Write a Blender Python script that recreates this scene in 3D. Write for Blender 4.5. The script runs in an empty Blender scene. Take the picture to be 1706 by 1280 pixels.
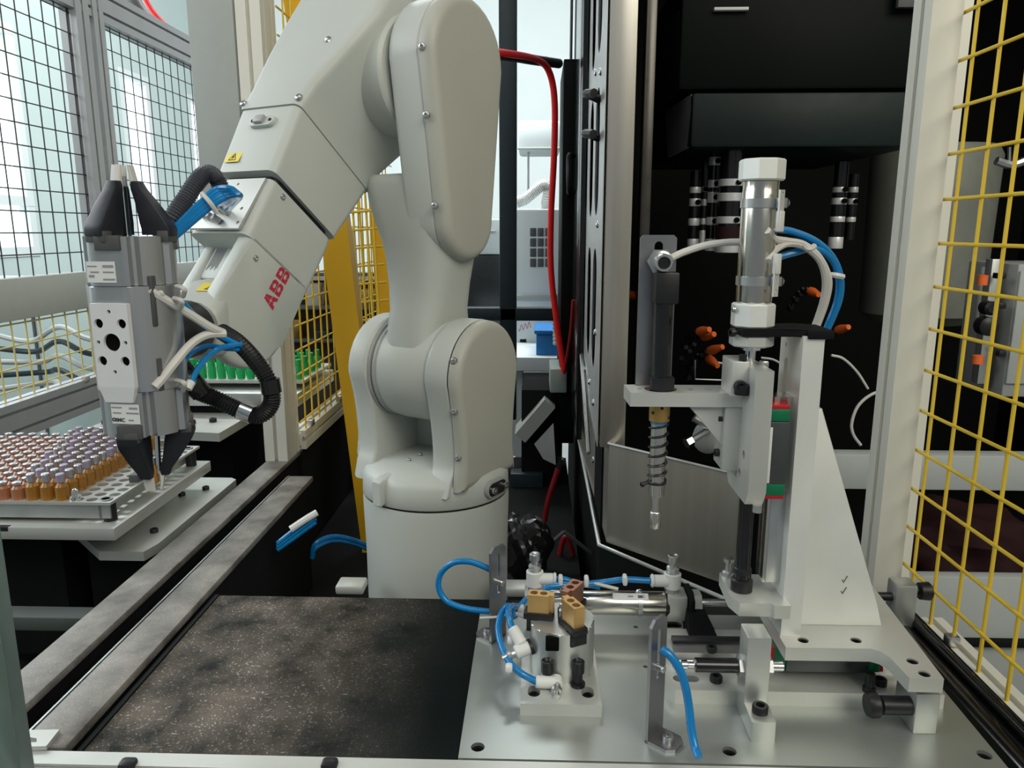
import bpy, bmesh, math, random
from mathutils import Vector, Matrix
random.seed(7)
V = Vector
SC = bpy.context.scene
COL = SC.collection
pi = math.pi
rad = math.radians

# ------------------------------------------------------------ camera, world, light
CAM_H, PITCH, YAW, FPX = .45, rad(11.5), rad(1.9), 1256.
cd = bpy.data.cameras.new('camera'); cam = bpy.data.objects.new('camera', cd); COL.objects.link(cam)
cam.location = (0, 0, CAM_H); cam.rotation_euler = (pi/2-PITCH, 0, YAW)
cd.sensor_width = 36; cd.lens = 36*FPX/1706; cd.clip_start = .01; cd.clip_end = 60
SC.camera = cam
SC.view_settings.view_transform = 'Standard'; SC.view_settings.look = 'None'
SC.view_settings.gamma = 1; SC.view_settings.use_curve_mapping = False
SC.view_settings.exposure = 0.0
w = bpy.data.worlds.new('world'); SC.world = w; w.use_nodes = True
w.node_tree.nodes['Background'].inputs[0].default_value = (.86, .95, 1, 1)
w.node_tree.nodes['Background'].inputs[1].default_value = .22
def area(name, loc, target, sx, sy, power, col=(1, 1, 1)):
    l = bpy.data.lights.new(name, 'AREA'); l.shape = 'RECTANGLE'; l.size = sx; l.size_y = sy
    l.energy = power; l.color = col
    o = bpy.data.objects.new(name, l); COL.objects.link(o); o.location = loc
    o.rotation_euler = (V(target)-V(loc)).to_track_quat('-Z', 'Y').to_euler()
    return o
area('window_daylight', (-2.92, 1.2, 1.5), (0, 1.2, .2), 4.2, 1.9, 112, (.93, .98, 1))
area('hall_lamp_front', (1.5, -1.3, 2.3), (.1, 1.0, .4), 2.2, 1.6, 60, (1, .95, .80))
area('overhead_fill', (-.6, -.4, 2.9), (-.1, 1.2, .2), 1.6, 1.2, 12, (1, .98, .93))  # unseen fill light added overhead, no fixture
area('rear_fill', (-.3, 3.9, 3.0), (-.3, 5.0, .8), 4, 1.2, 230, (.96, 1, 1))  # unseen fill light added to brighten the background

# ------------------------------------------------------------ pixel rays -> real points of the place
def ray(x, y):
    a = (x-853)/FPX; b = (640-y)/FPX
    fy = math.cos(PITCH)+b*math.sin(PITCH); z = -math.sin(PITCH)+b*math.cos(PITCH)
    return V((a*math.cos(YAW)-fy*math.sin(YAW), a*math.sin(YAW)+fy*math.cos(YAW), z))
def at(x, y, Y):
    d = ray(x, y); return V((0, 0, CAM_H))+d*(Y/d.y)
def onz(x, y, z=0):
    d = ray(x, y); return V((0, 0, CAM_H))+d*((z-CAM_H)/d.z)
def onx(x, y, X):
    d = ray(x, y); return V((0, 0, CAM_H))+d*(X/d.x)

# ------------------------------------------------------------ materials
MATS = {}
def mat(name, col, rough=.5, metal=0, var=.06, scale=40, bump=.0, spec=.5, emit=0, trans=0, stretch=None, alpha=1, coat=0, rvar=.08, ior=1.45):
    m = bpy.data.materials.new(name); m.use_nodes = True
    nt = m.node_tree; b = nt.nodes['Principled BSDF']
    b.inputs['Metallic'].default_value = metal; b.inputs['Roughness'].default_value = rough
    b.inputs['Specular IOR Level'].default_value = spec; b.inputs['IOR'].default_value = ior
    b.inputs['Transmission Weight'].default_value = trans; b.inputs['Coat Weight'].default_value = coat
    tc = nt.nodes.new('ShaderNodeTexCoord'); mp = nt.nodes.new('ShaderNodeMapping')
    nt.links.new(tc.outputs['Object'], mp.inputs[0])
    if stretch: mp.inputs['Scale'].default_value = stretch
    n = nt.nodes.new('ShaderNodeTexNoise'); n.inputs['Scale'].default_value = scale; n.inputs['Detail'].default_value = 4
    nt.links.new(mp.outputs[0], n.inputs['Vector'])
    r = nt.nodes.new('ShaderNodeValToRGB')
    c = V(col)
    r.color_ramp.elements[0].position = .3; r.color_ramp.elements[1].position = .7
    r.color_ramp.elements[0].color = (*(c*(1-var)), 1); r.color_ramp.elements[1].color = (*[min(1, k) for k in c*(1+var)], 1)
    nt.links.new(n.outputs[0], r.inputs[0]); nt.links.new(r.outputs[0], b.inputs['Base Color'])
    mr = nt.nodes.new('ShaderNodeMapRange'); mr.inputs[3].default_value = max(0, rough-rvar); mr.inputs[4].default_value = min(1, rough+rvar)
    nt.links.new(n.outputs[0], mr.inputs[0]); nt.links.new(mr.outputs[0], b.inputs['Roughness'])
    if bump:
        bn = nt.nodes.new('ShaderNodeBump'); bn.inputs['Strength'].default_value = bump; bn.inputs['Distance'].default_value = .001
        nt.links.new(n.outputs[0], bn.inputs['Height']); nt.links.new(bn.outputs[0], b.inputs['Normal'])
    if emit:
        b.inputs['Emission Color'].default_value = (*col, 1); b.inputs['Emission Strength'].default_value = emit
    MATS[name] = m; return m
mat('robot_paint', (.50, .525, .49), .42, var=.02, scale=8, rvar=.03)
mat('robot_paint_shaded', (.44, .44, .385), .45, var=.02, scale=8, rvar=.03)  # darker, warmer robot paint: right-side shade and reflection put into the colour
mat('robot_grey', (.36, .37, .36), .4, var=.03)
mat('alu', (.56, .58, .56), .38, .75, var=.07, scale=14, bump=.05)
mat('alu_brushed', (.60, .62, .60), .34, .8, var=.08, scale=60, stretch=(.03, 1, 1), bump=.12)
mat('alu_plate', (.44, .47, .45), .36, .7, var=.10, scale=5, bump=.02)
mat('alu_light', (.60, .61, .575), .40, .5, var=.09, scale=9, bump=.03)
mat('alu_white', (.80, .815, .78), .45, .35, var=.05, scale=12)
mat('alu_fence', (.76, .75, .67), .45, .15, var=.05, scale=12, stretch=(1, 1, .1))
mat('collar_sheen', (.8, .8, .8), .35, .35)  # whitish colour stands in for light reflected by chrome collars
mat('zinc', (.55, .56, .56), .3, .9, var=.06)
mat('chrome', (.75, .76, .76), .14, 1, var=.03)
mat('stainless', (.66, .63, .57), .36, .85, var=.08, scale=50, stretch=(1, 1, .02), bump=.06)
mat('stainless_light', (.58, .60, .60), .4, .6, var=.05, scale=30)
mat('cyl_steel', (.62, .60, .55), .2, 1, var=.05, scale=60, stretch=(1, 1, .05))
mat('bronze', (.45, .28, .09), .35, .8, var=.12)
mat('brass', (.66, .42, .17), .34, .65, var=.1, scale=60)
mat('copper', (.58, .30, .2), .3, .85, var=.12)
mat('black_plastic', (.012, .012, .014), .4, var=.15)
mat('black_gloss', (.008, .008, .009), .2, var=.2, coat=.3)
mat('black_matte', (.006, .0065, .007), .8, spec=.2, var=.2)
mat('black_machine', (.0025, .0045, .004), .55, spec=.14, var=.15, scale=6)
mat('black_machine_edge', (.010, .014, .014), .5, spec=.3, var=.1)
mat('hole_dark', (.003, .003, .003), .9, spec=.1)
mat('finger_anod', (.018, .02, .026), .42, .2, var=.15)
mat('gripper_alu', (.52, .53, .54), .3, .85, var=.05, scale=30, stretch=(1, 1, .1))
mat('gripper_dark', (.12, .12, .12), .45, .5)
mat('plate_white', (.74, .75, .76), .45, .15, var=.02)
mat('alu_backlit', (.42, .43, .44), .42, .3, var=.05, scale=12)  # fence aluminium darkened in colour for the backlit left fence
mat('fence_yellow', (.72, .50, .045), .4, var=.08, scale=60)
mat('fence_yellow_pale', (.72, .60, .22), .45, var=.06)
mat('fence_backlit', (.05, .055, .06), .5)  # near-black colour for yellow wires seen against the light
mat('post_yellow', (.72, .40, .012), .45, var=.04, scale=6)
mat('grey_panel', (.41, .435, .42), .55, var=.02)
mat('grey_dark', (.10, .105, .105), .5)
mat('frame_teal', (.018, .034, .042), .4, var=.1)
mat('wall_white', (.66, .72, .72), .75, var=.02, scale=3)
mat('wall_teal', (.50, .60, .585), .7, var=.04, scale=2)
mat('floor_grey', (.28, .30, .30), .5, var=.1, scale=2)
mat('white_plastic', (.72, .73, .71), .45, var=.02)
mat('label_white', (.72, .73, .72), .6, var=.02)
mat('ink', (.05, .05, .06), .6)
mat('ink_grey', (.28, .29, .30), .6)
mat('red_ink', (.50, .02, .05), .5)
mat('sticker_yellow', (.80, .66, .08), .5, var=.03)
mat('tube_blue', (.0, .20, .52), .28, var=.08, coat=.4)
mat('tube_white', (.62, .61, .57), .45, var=.04)
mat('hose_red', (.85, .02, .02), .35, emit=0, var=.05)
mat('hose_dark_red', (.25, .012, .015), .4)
mat('orange', (.85, .16, .03), .5, var=.05)
mat('carriage_green', (.0, .16, .07), .4, var=.1)
mat('scraper_red', (.45, .01, .02), .45)
mat('carriage_grey', (.09, .10, .105), .35, .6)
mat('crate_blue', (.02, .17, .46), .5)
mat('amber', (.52, .235, .03), .12, trans=.35, var=.15, ior=1.35, coat=.5)
mat('amber_red', (.50, .20, .09), .2, trans=.2, var=.15, coat=.5)
mat('cap_silver', (.62, .62, .66), .22, .9, var=.05)
mat('cap_lilac', (.45, .40, .52), .35, .5, var=.1)
mat('vial_green', (.01, .40, .12), .25, var=.2)
mat('glass_clear', (.9, .95, .95), .05, trans=.95, var=.0)
mat('door_glass', (.32, .45, .42), .15, trans=.55, var=.03)
mat('paper', (.55, .58, .58), .7)
mat('screen_glow', (.88, .93, 1.0), .5, emit=1.7, var=0)
mat('cloth_red', (.022, .002, .003), .8)
def speckled(name, base, dust, rough, thr0, thr1, metal=0, grad=None, spk=.66, spec=.5):
    """worn steel: cloudy dust film plus fine bright chips; grad=(x0,x1) lets the dust lie thicker towards x0 (object space)"""
    m = mat(name, base, rough, metal, spec=spec); nt = m.node_tree; b = nt.nodes['Principled BSDF']
    tc = nt.nodes.new('ShaderNodeTexCoord')
    n1 = nt.nodes.new('ShaderNodeTexNoise'); n1.inputs['Scale'].default_value = 14; n1.inputs['Detail'].default_value = 8; n1.inputs['Roughness'].default_value = .65
    n2 = nt.nodes.new('ShaderNodeTexNoise'); n2.inputs['Scale'].default_value = 420; n2.inputs['Detail'].default_value = 2
    for n in (n1, n2): nt.links.new(tc.outputs['Object'], n.inputs['Vector'])
    r1 = nt.nodes.new('ShaderNodeMapRange'); r1.inputs[1].default_value = thr0; r1.inputs[2].default_value = thr1
    nt.links.new(n1.outputs[0], r1.inputs[0]); fac = r1.outputs[0]
    if grad:
        sp = nt.nodes.new('ShaderNodeSeparateXYZ'); nt.links.new(tc.outputs['Object'], sp.inputs[0])
        g = nt.nodes.new('ShaderNodeMapRange'); g.inputs[1].default_value = grad[0]; g.inputs[2].default_value = grad[1]
        g.inputs[3].default_value = 1; g.inputs[4].default_value = 0; g.interpolation_type = 'SMOOTHSTEP'
        nt.links.new(sp.outputs[0], g.inputs[0])
        mu = nt.nodes.new('ShaderNodeMath'); mu.operation = 'MULTIPLY'
        nt.links.new(fac, mu.inputs[0]); nt.links.new(g.outputs[0], mu.inputs[1]); fac = mu.outputs[0]
    mx = nt.nodes.new('ShaderNodeMix'); mx.data_type = 'RGBA'
    mx.inputs[6].default_value = (*base, 1); mx.inputs[7].default_value = (*dust, 1); nt.links.new(fac, mx.inputs[0])
    r2 = nt.nodes.new('ShaderNodeMapRange'); r2.inputs[1].default_value = spk; r2.inputs[2].default_value = spk+.05
    nt.links.new(n2.outputs[0], r2.inputs[0])
    m2 = nt.nodes.new('ShaderNodeMath'); m2.operation = 'MULTIPLY'; nt.links.new(r2.outputs[0], m2.inputs[0]); nt.links.new(fac, m2.inputs[1])
    mx2 = nt.nodes.new('ShaderNodeMix'); mx2.data_type = 'RGBA'; nt.links.new(mx.outputs[2], mx2.inputs[6])
    mx2.inputs[7].default_value = (.62, .62, .6, 1); nt.links.new(m2.outputs[0], mx2.inputs[0])
    nt.links.new(mx2.outputs[2], b.inputs['Base Color'])
    bn = nt.nodes.new('ShaderNodeBump'); bn.inputs['Strength'].default_value = .15; bn.inputs['Distance'].default_value = .001
    nt.links.new(n2.outputs[0], bn.inputs['Height']); nt.links.new(bn.outputs[0], b.inputs['Normal'])
    ra = nt.nodes.new('ShaderNodeMapRange'); ra.inputs[3].default_value = rough; ra.inputs[4].default_value = .75
    nt.links.new(fac, ra.inputs[0]); nt.links.new(ra.outputs[0], b.inputs['Roughness'])
    return m
speckled('table_black', (.004, .0065, .0065), (.21, .175, .145), .3, .34, .72, grad=(-.36, -.12), spk=.62, spec=.1)
speckled('bar_steel', (.10, .09, .082), (.42, .40, .37), .34, .3, .72, metal=.5, spk=.645)

# ------------------------------------------------------------ object helpers
def thing(name, label, cat, loc, group=None):
    o = bpy.data.objects.new(name, None); COL.objects.link(o); o.location = loc; o.empty_display_size = .02
    o['label'] = label; o['category'] = cat
    if group: o['group'] = group
    return o
def wloc(o):
    p = V((0, 0, 0))
    while o is not None: p = p+V(o.location); o = o.parent
    return p
def finish(bm, name, angle=35, smooth=True):
    bmesh.ops.recalc_face_normals(bm, faces=bm.faces[:])
    me = bpy.data.meshes.new(name); bm.to_mesh(me); bm.free()
    if smooth:
        me.polygons.foreach_set('use_smooth', [True]*len(me.polygons)); me.set_sharp_from_angle(angle=rad(angle))
    return me
def part(name, bm, m, parent=None, label=None, cat=None, group=None, kind=None, angle=35):
    """bm in world coordinates -> one mesh object, origin at the centre of its bounds"""
    vs = [v.co for v in bm.verts]
    c = V([(min(v[i] for v in vs)+max(v[i] for v in vs))/2 for i in range(3)])
    bmesh.ops.translate(bm, verts=bm.verts[:], vec=-c)
    o = bpy.data.objects.new(name, finish(bm, name, angle)); COL.objects.link(o)
    o.data.materials.append(MATS[m] if isinstance(m, str) else m)
    if parent is not None: o.parent = parent; o.location = c-wloc(parent)
    else: o.location = c
    if label: o['label'] = label
    if cat: o['category'] = cat
    if group: o['group'] = group
    if kind: o['kind'] = kind
    return o
def BM(): return bmesh.new()
def frame_m(O, ex, ey, ez):
    return Matrix(((ex[0], ey[0], ez[0], O[0]), (ex[1], ey[1], ez[1], O[1]), (ex[2], ey[2], ez[2], O[2]), (0, 0, 0, 1)))
def perp(d):
    d = V(d).normalized(); a = V((0, 0, 1)) if abs(d.z) < .9 else V((1, 0, 0))
    x = a.cross(d).normalized(); return x, d.cross(x).normalized(), d
def add_box(bm, c, s, M=None, bev=0, seg=2):
    """box of centre c, full size s, in frame M"""
    t = bmesh.new(); bmesh.ops.create_cube(t, size=1)
    bmesh.ops.scale(t, vec=V(s), verts=t.verts[:])
    if bev: bmesh.ops.bevel(t, geom=t.edges[:], offset=min(bev, min(s)*.45), segments=seg, affect='EDGES', profile=.5)
    bmesh.ops.translate(t, verts=t.verts[:], vec=V(c))
    if M is not None: bmesh.ops.transform(t, matrix=M, verts=t.verts[:])
    merge(bm, t)
def merge(bm, t):
    me = bpy.data.meshes.new('t'); t.to_mesh(me); t.free(); bm.from_mesh(me); bpy.data.meshes.remove(me)
def box(c, s, M=None, bev=0, seg=2):
    bm = BM(); add_box(bm, c, s, M, bev, seg); return bm
def bx(x0, x1, y0, y1, z0, z1, bev=0):
    return box(((x0+x1)/2, (y0+y1)/2, (z0+z1)/2), (abs(x1-x0), abs(y1-y0), abs(z1-z0)), None, bev)
def add_lathe(bm, prof, O, d, n=28):
    """prof: (r, h) pairs along direction d from O"""
    ex, ey, ez = perp(d); O = V(O); rings = []
    for r, h in prof:
        if r < 1e-6: rings.append([bm.verts.new(O+ez*h)])
        else: rings.append([bm.verts.new(O+ez*h+(ex*math.cos(2*pi*i/n)+ey*math.sin(2*pi*i/n))*r) for i in range(n)])
    for a, b in zip(rings, rings[1:]):
        for i in range(n):
            j = (i+1) % n
            if len(a) == 1 and len(b) == 1: continue
            if len(a) == 1: bm.faces.new((a[0], b[i], b[j]))
            elif len(b) == 1: bm.faces.new((a[i], b[0], a[j]))
            else: bm.faces.new((a[i], b[i], b[j], a[j]))
    for rg in (rings[0], rings[-1]):
        if len(rg) > 1: bm.faces.new(rg)
def lathe(prof, O, d, n=28):
    bm = BM(); add_lathe(bm, prof, O, d, n); return bm
def add_cyl(bm, a, b, r, n=20, ch=0):
    a = V(a); b = V(b); L = (b-a).length
    if ch: p = [(r-ch, 0), (r, ch), (r, L-ch), (r-ch, L)]
    else: p = [(r, 0), (r, L)]
    add_lathe(bm, p, a, b-a, n)
def cyl(a, b, r, n=20, ch=0):
    bm = BM(); add_cyl(bm, a, b, r, n, ch); return bm
def spline(pts, k=10):
    pts = [V(p) for p in pts]; out = []
    P = [pts[0]*2-pts[1]]+pts+[pts[-1]*2-pts[-2]]
    for i in range(1, len(P)-2):
        p0, p1, p2, p3 = P[i-1:i+3]
        for j in range(k):
            t = j/k
            out.append(.5*((2*p1)+(p2-p0)*t+(2*p0-5*p1+4*p2-p3)*t*t+(3*p1-p0-3*p2+p3)*t**3))
    return out+[pts[-1]]
def add_tube(bm, pts, r, n=10, smooth=True, k=10, rf=None):
    P = spline(pts, k) if smooth else [V(p) for p in pts]
    T = [(P[min(i+1, len(P)-1)]-P[max(i-1, 0)]).normalized() for i in range(len(P))]
    x, y, _ = perp(T[0]); rings = []
    for i, p in enumerate(P):
        x = (x-T[i]*x.dot(T[i])).normalized(); y = T[i].cross(x)
        rr = rf(i, len(P)) if rf else r
        rings.append([bm.verts.new(p+(x*math.cos(2*pi*a/n)+y*math.sin(2*pi*a/n))*rr) for a in range(n)])
    for a, b in zip(rings, rings[1:]):
        for i in range(n): bm.faces.new((a[i], b[i], b[(i+1) % n], a[(i+1) % n]))
    bm.faces.new(rings[0]); bm.faces.new(rings[-1])
def tube(pts, r, n=10, smooth=True, k=10, rf=None):
    bm = BM(); add_tube(bm, pts, r, n, smooth, k, rf); return bm
def add_loft(bm, secs, cap=True):
    R = [[bm.verts.new(p) for p in s] for s in secs]; n = len(R[0])
    for a, b in zip(R, R[1:]):
        for i in range(n): bm.faces.new((a[i], b[i], b[(i+1) % n], a[(i+1) % n]))
    if cap: bm.faces.new(R[0]); bm.faces.new(R[-1])
def rrect(c, ax, ay, w, h, r, n=5):
    c = V(c); out = []; r = min(r, w/2-1e-5, h/2-1e-5)
    for cx, cy, a0 in ((1, 1, 0), (-1, 1, 90), (-1, -1, 180), (1, -1, 270)):
        for i in range(n+1):
            a = rad(a0+90*i/n)
            out.append(c+ax*(cx*(w/2-r)+r*math.cos(a))+ay*(cy*(h/2-r)+r*math.sin(a)))
    return out
def add_prism(bm, outline, M, t0, t1, bev=0, seg=2):
    """outline in frame x,y; extruded along frame z"""
    t = bmesh.new(); a = [t.verts.new((p[0], p[1], t0)) for p in outline]; b = [t.verts.new((p[0], p[1], t1)) for p in outline]
    n = len(a)
    fa = t.faces.new(a); fb = t.faces.new(b)
    for i in range(n): t.faces.new((a[i], a[(i+1) % n], b[(i+1) % n], b[i]))
    if bev:
        es = list({e for f in (fa, fb) for e in f.edges})
        bmesh.ops.bevel(t, geom=es, offset=bev, segments=seg, affect='EDGES', profile=.5)
    bmesh.ops.transform(t, matrix=M, verts=t.verts[:]); merge(bm, t)
def prism(outline, M, t0, t1, bev=0, seg=2):
    bm = BM(); add_prism(bm, outline, M, t0, t1, bev, seg); return bm
def circ(cx, cy, r, n=16): return [(cx+r*math.cos(2*pi*i/n), cy+r*math.sin(2*pi*i/n)) for i in range(n)]
def slot(cx, cy, L, r, horiz=True, n=8):
    out = []; h = L/2-r
    for s, a0 in ((1, -90), (-1, 90)):
        for i in range(n+1):
            a = rad(a0+180*i/n); p = (s*h+r*math.cos(a), r*math.sin(a))
            out.append((cx+p[0], cy+p[1]) if horiz else (cx-p[1], cy+p[0]))
    return out
def add_plate(bm, outline, holes, M, t0, t1):
    t = bmesh.new()
    def loop(pts, z):
        vs = [t.verts.new((p[0], p[1], z)) for p in pts]
        return vs, [t.edges.new((vs[i], vs[(i+1) % len(vs)])) for i in range(len(vs))]
    loops = [outline]+list(holes); tops = []
    for z in (t0, t1):
        es = []; vv = []
        for L in loops:
            vs, e = loop(L, z); vv.append(vs); es += e
        bmesh.ops.triangle_fill(t, edges=es, use_beauty=True, use_dissolve=False); tops.append(vv)
    for A, B in zip(*tops):
        for i in range(len(A)):
            j = (i+1) % len(A); t.faces.new((A[i], A[j], B[j], B[i]))
    bmesh.ops.transform(t, matrix=M, verts=t.verts[:]); merge(bm, t)
def plate(outline, holes, M, t0, t1):
    bm = BM(); add_plate(bm, outline, holes, M, t0, t1); return bm
I4 = Matrix.Identity(4)
XY = lambda z=0: Matrix.Translation((0, 0, z))
def XZ(Y): return frame_m((0, Y, 0), (1, 0, 0), (0, 0, 1), (0, -1, 0))      # x,y -> X,Z; z towards the camera
def YZ(X): return frame_m((X, 0, 0), (0, 1, 0), (0, 0, 1), (1, 0, 0))       # x,y -> Y,Z; z towards +X

MESH = {}
def inst(name, key, make, m, p, d=None, parent=None, s=1, label=None, roll=0):
    """object with shared mesh; the mesh's z axis turned to d"""
    if key not in MESH:
        me = finish(make(), key); me.materials.append(MATS[m]); MESH[key] = me
    o = bpy.data.objects.new(name, MESH[key]); COL.objects.link(o)
    if parent is not None: o.parent = parent; o.location = V(p)-wloc(parent)
    else: o.location = p
    if d is not None: o.rotation_euler = V(d).to_track_quat('Z', 'Y').to_euler()
    o.scale = (s, s, s) if not isinstance(s, tuple) else s
    if label: o['label'] = label
    return o
def screw_mesh():
    bm = BM(); add_lathe(bm, [(.55, -.6), (.55, 0), (1, 0), (1, .85), (.9, 1), (.55, 1), (.5, .35), (0, .35)], (0, 0, 0), (0, 0, 1), 14); return bm
def bolt(p, d, r, parent, m='black_plastic', name='bolt', label=None):
    return inst(name, 'screw_'+m, screw_mesh, m, p, d, parent, r, label)
def button_mesh():
    bm = BM(); add_lathe(bm, [(1, 0), (1, .15), (.8, .5), (.45, .65), (.4, .3), (0, .3)], (0, 0, 0), (0, 0, 1), 14); return bm
def button(p, d, r, parent, m='zinc', name='screw'):
    return inst(name, 'button_'+m, button_mesh, m, p, d, parent, r)
def rod_mesh():
    bm = BM(); add_lathe(bm, [(1, 0), (1, 1)], (0, 0, 0), (0, 0, 1), 8); return bm
def wire(a, b, r, parent, m, name='wire'):
    a = V(a); b = V(b)
    return inst(name, 'rod_'+m, rod_mesh, m, a, b-a, parent, (r, r, (b-a).length))
def hexprism(a, b, r, n=6, ch=0):
    return cyl(a, b, r, n, ch)
def ribbed(pts, r, m, name, parent=None, k=24, **kw):
    bm = BM(); add_tube(bm, pts, r, 12, True, k, rf=lambda i, n: r*(1.0 if i % 2 else .84)); return part(name, bm, m, parent, angle=20, **kw)
def extr_prof(wd, h, slots_x=1, slots_y=1, sw=.008, sd=.008):
    """cross-section of a T-slot profile, counter-clockwise"""
    pts = []
    def side(p0, p1, ns):
        p0 = V((*p0, 0)); p1 = V((*p1, 0)); d = (p1-p0); L = d.length; d.normalize(); nrm = V((-d.y, d.x, 0)); pts.append(p0[:2])
        for k in range(ns):
            c = L*(k+.5)/ns
            for s, q in ((c-sw/2, 0), (c-sw/2, sd*.4), (c-sw, sd*.5), (c-sw*.6, sd), (c+sw*.6, sd), (c+sw, sd*.5), (c+sw/2, sd*.4), (c+sw/2, 0)):
                pts.append((p0+d*s+nrm*q)[:2])
    a, b = wd/2, h/2
    side((-a, -b), (a, -b), slots_x); side((a, -b), (a, b), slots_y); side((a, b), (-a, b), slots_x); side((-a, b), (-a, -b), slots_y)
    return pts
def extrusion(a, b, wd, h, up=(0, 0, 1), nx=1, ny=1, sw=.008, sd=.008):
    a = V(a); b = V(b); ez = (b-a).normalized(); up = V(up)
    ex = up.cross(ez).normalized(); ey = ez.cross(ex)
    return prism(extr_prof(wd, h, nx, ny, sw, sd), frame_m(a, ex, ey, ez), 0, (b-a).length)
def text_bm(s, M, size, th=.0003):
    cu = bpy.data.curves.new('t', 'FONT'); cu.body = s; cu.size = size; cu.extrude = th; cu.align_x = 'CENTER'; cu.align_y = 'CENTER'; cu.offset = size*.012
    o = bpy.data.objects.new('t', cu); COL.objects.link(o); bpy.context.view_layer.update()
    me = bpy.data.meshes.new_from_object(o.evaluated_get(bpy.context.evaluated_depsgraph_get()))
    bpy.data.objects.remove(o); bpy.data.curves.remove(cu)
    bm = BM(); bm.from_mesh(me); bpy.data.meshes.remove(me); bmesh.ops.transform(bm, matrix=M, verts=bm.verts[:]); return bm
def struct(name, bm, m, **kw): return part(name, bm, m, kind='structure', **kw)


mat('bracket_steel', (.30, .30, .31), .32, .85, var=.06)

def inset2(o, d):
    n = len(o); out = []
    ar = sum(o[i][0]*o[(i+1) % n][1]-o[(i+1) % n][0]*o[i][1] for i in range(n)); sg = 1 if ar > 0 else -1
    for i in range(n):
        p0, p1, p2 = V((*o[i-1], 0)), V((*o[i], 0)), V((*o[(i+1) % n], 0))
        a_ = (p1-p0).normalized(); b_ = (p2-p1).normalized(); t_ = (a_+b_)
        t_ = t_.normalized() if t_.length > 1e-6 else a_
        nn = V((-t_.y, t_.x, 0))*sg; k = 1/max(.5, a_.dot(t_))
        q = p1+nn*d*k; out.append((q.x, q.y))
    return out
def dedup(o):
    out = []
    for p in o:
        if not out or math.hypot(p[0]-out[-1][0], p[1]-out[-1][1]) > 1e-5: out.append(p)
    if math.hypot(out[0][0]-out[-1][0], out[0][1]-out[-1][1]) < 1e-5: out.pop()
    return out
def pill(o, M, t0, t1, r0=0, r1=0, seg=5):
    """rounded slab: outline o between t0 and t1 with edge radii r0, r1"""
    o = dedup(o); secs = []
    def ring(d, t): secs.append([M @ V((p[0], p[1], t)) for p in inset2(o, d)])
    if r0:
        for k in range(seg+1):
            a_ = pi/2*k/seg; ring(r0*(1-math.sin(a_)), t0+r0*(1-math.cos(a_)))
    else: ring(0, t0)
    if r1:
        for k in range(seg+1):
            a_ = pi/2*k/seg; ring(r1*(1-math.cos(a_)), t1-r1*(1-math.sin(a_)))
    else: ring(0, t1)
    b_ = BM(); add_loft(b_, secs); return b_
ORD = ['front', 'second', 'third', 'fourth', 'fifth', 'sixth', 'seventh', 'eighth', 'ninth', 'tenth', 'eleventh', 'twelfth', 'thirteenth', 'fourteenth', 'fifteenth', 'sixteenth', 'seventeenth', 'eighteenth']
ORD1 = ['first']+ORD[1:]
# ============================================================ SETTING
struct('floor', bx(-4.5, 3.5, -1.5, 7.8, -.95, -.9), 'floor_grey')
WX = -3.0
# left wall with tall windows: solid wall pieces between the openings
wins = [(.9, 1.7), (2.1, 3.0), (3.6, 4.52), (5.02, 5.32), (5.62, 6.05), (6.7, 7.35)]
bmw = BM(); y = -1.5; WZ0, WZ1 = .30, 1.60
for a, b in wins:
    add_box(bmw, ((WX-.06), (y+a)/2, 1.15), (.12, a-y, 4.1)); y = b
    add_box(bmw, ((WX-.06), (a+b)/2, (WZ0-.9)/2), (.12, b-a, WZ0+.9)); add_box(bmw, ((WX-.06), (a+b)/2, (WZ1+3.2)/2), (.12, b-a, 3.2-WZ1))
add_box(bmw, ((WX-.06), (y+7.7)/2, 1.15), (.12, 7.7-y, 4.1))
struct('wall_left', bmw, 'wall_teal')
for i, (a, b) in enumerate(wins):
    f = BM(); zm = (WZ0+WZ1)/2
    for yy in (a+.03, b-.03): add_box(f, (WX-.026, yy, zm), (.06, .055, WZ1-WZ0-.005))
    for zz in (WZ0+.03, .62, WZ1-.03): add_box(f, (WX-.024, (a+b)/2, zz), (.06, b-a-.004, .055))
    wf = struct('window_%d' % (i+1), f, 'wall_white')
    part('pane', bx(WX-.07, WX-.062, a+.04, b-.04, WZ0+.04, WZ1-.04), 'screen_glow', wf)
struct('wall_back', bx(-3.1, 3.5, 7.6, 7.7, -.9, 3.2), 'wall_white')
# teal-black window frame of the cell, right behind the robot
FY = 2.25
def fr(px0, px1, py0, py1, Y=FY, th=.05):
    a = at(px0, py1, Y); b = at(px1, py0, Y); return bx(a.x, b.x, Y, Y+th, a.z, b.z, .003)
gl = thing('cell_window', 'dark teal window frame of the cell wall behind the white robot', 'window frame', (.03, FY, -.1))
part('stile', fr(833, 861, -60, 700), 'frame_teal', gl)
part('rail', fr(640, 960, 514, 534), 'frame_teal', gl)
part('stile', fr(941, 956, -60, 700), 'frame_teal', gl)
part('rail', fr(640, 960, -60, -20), 'frame_teal', gl)
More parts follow.
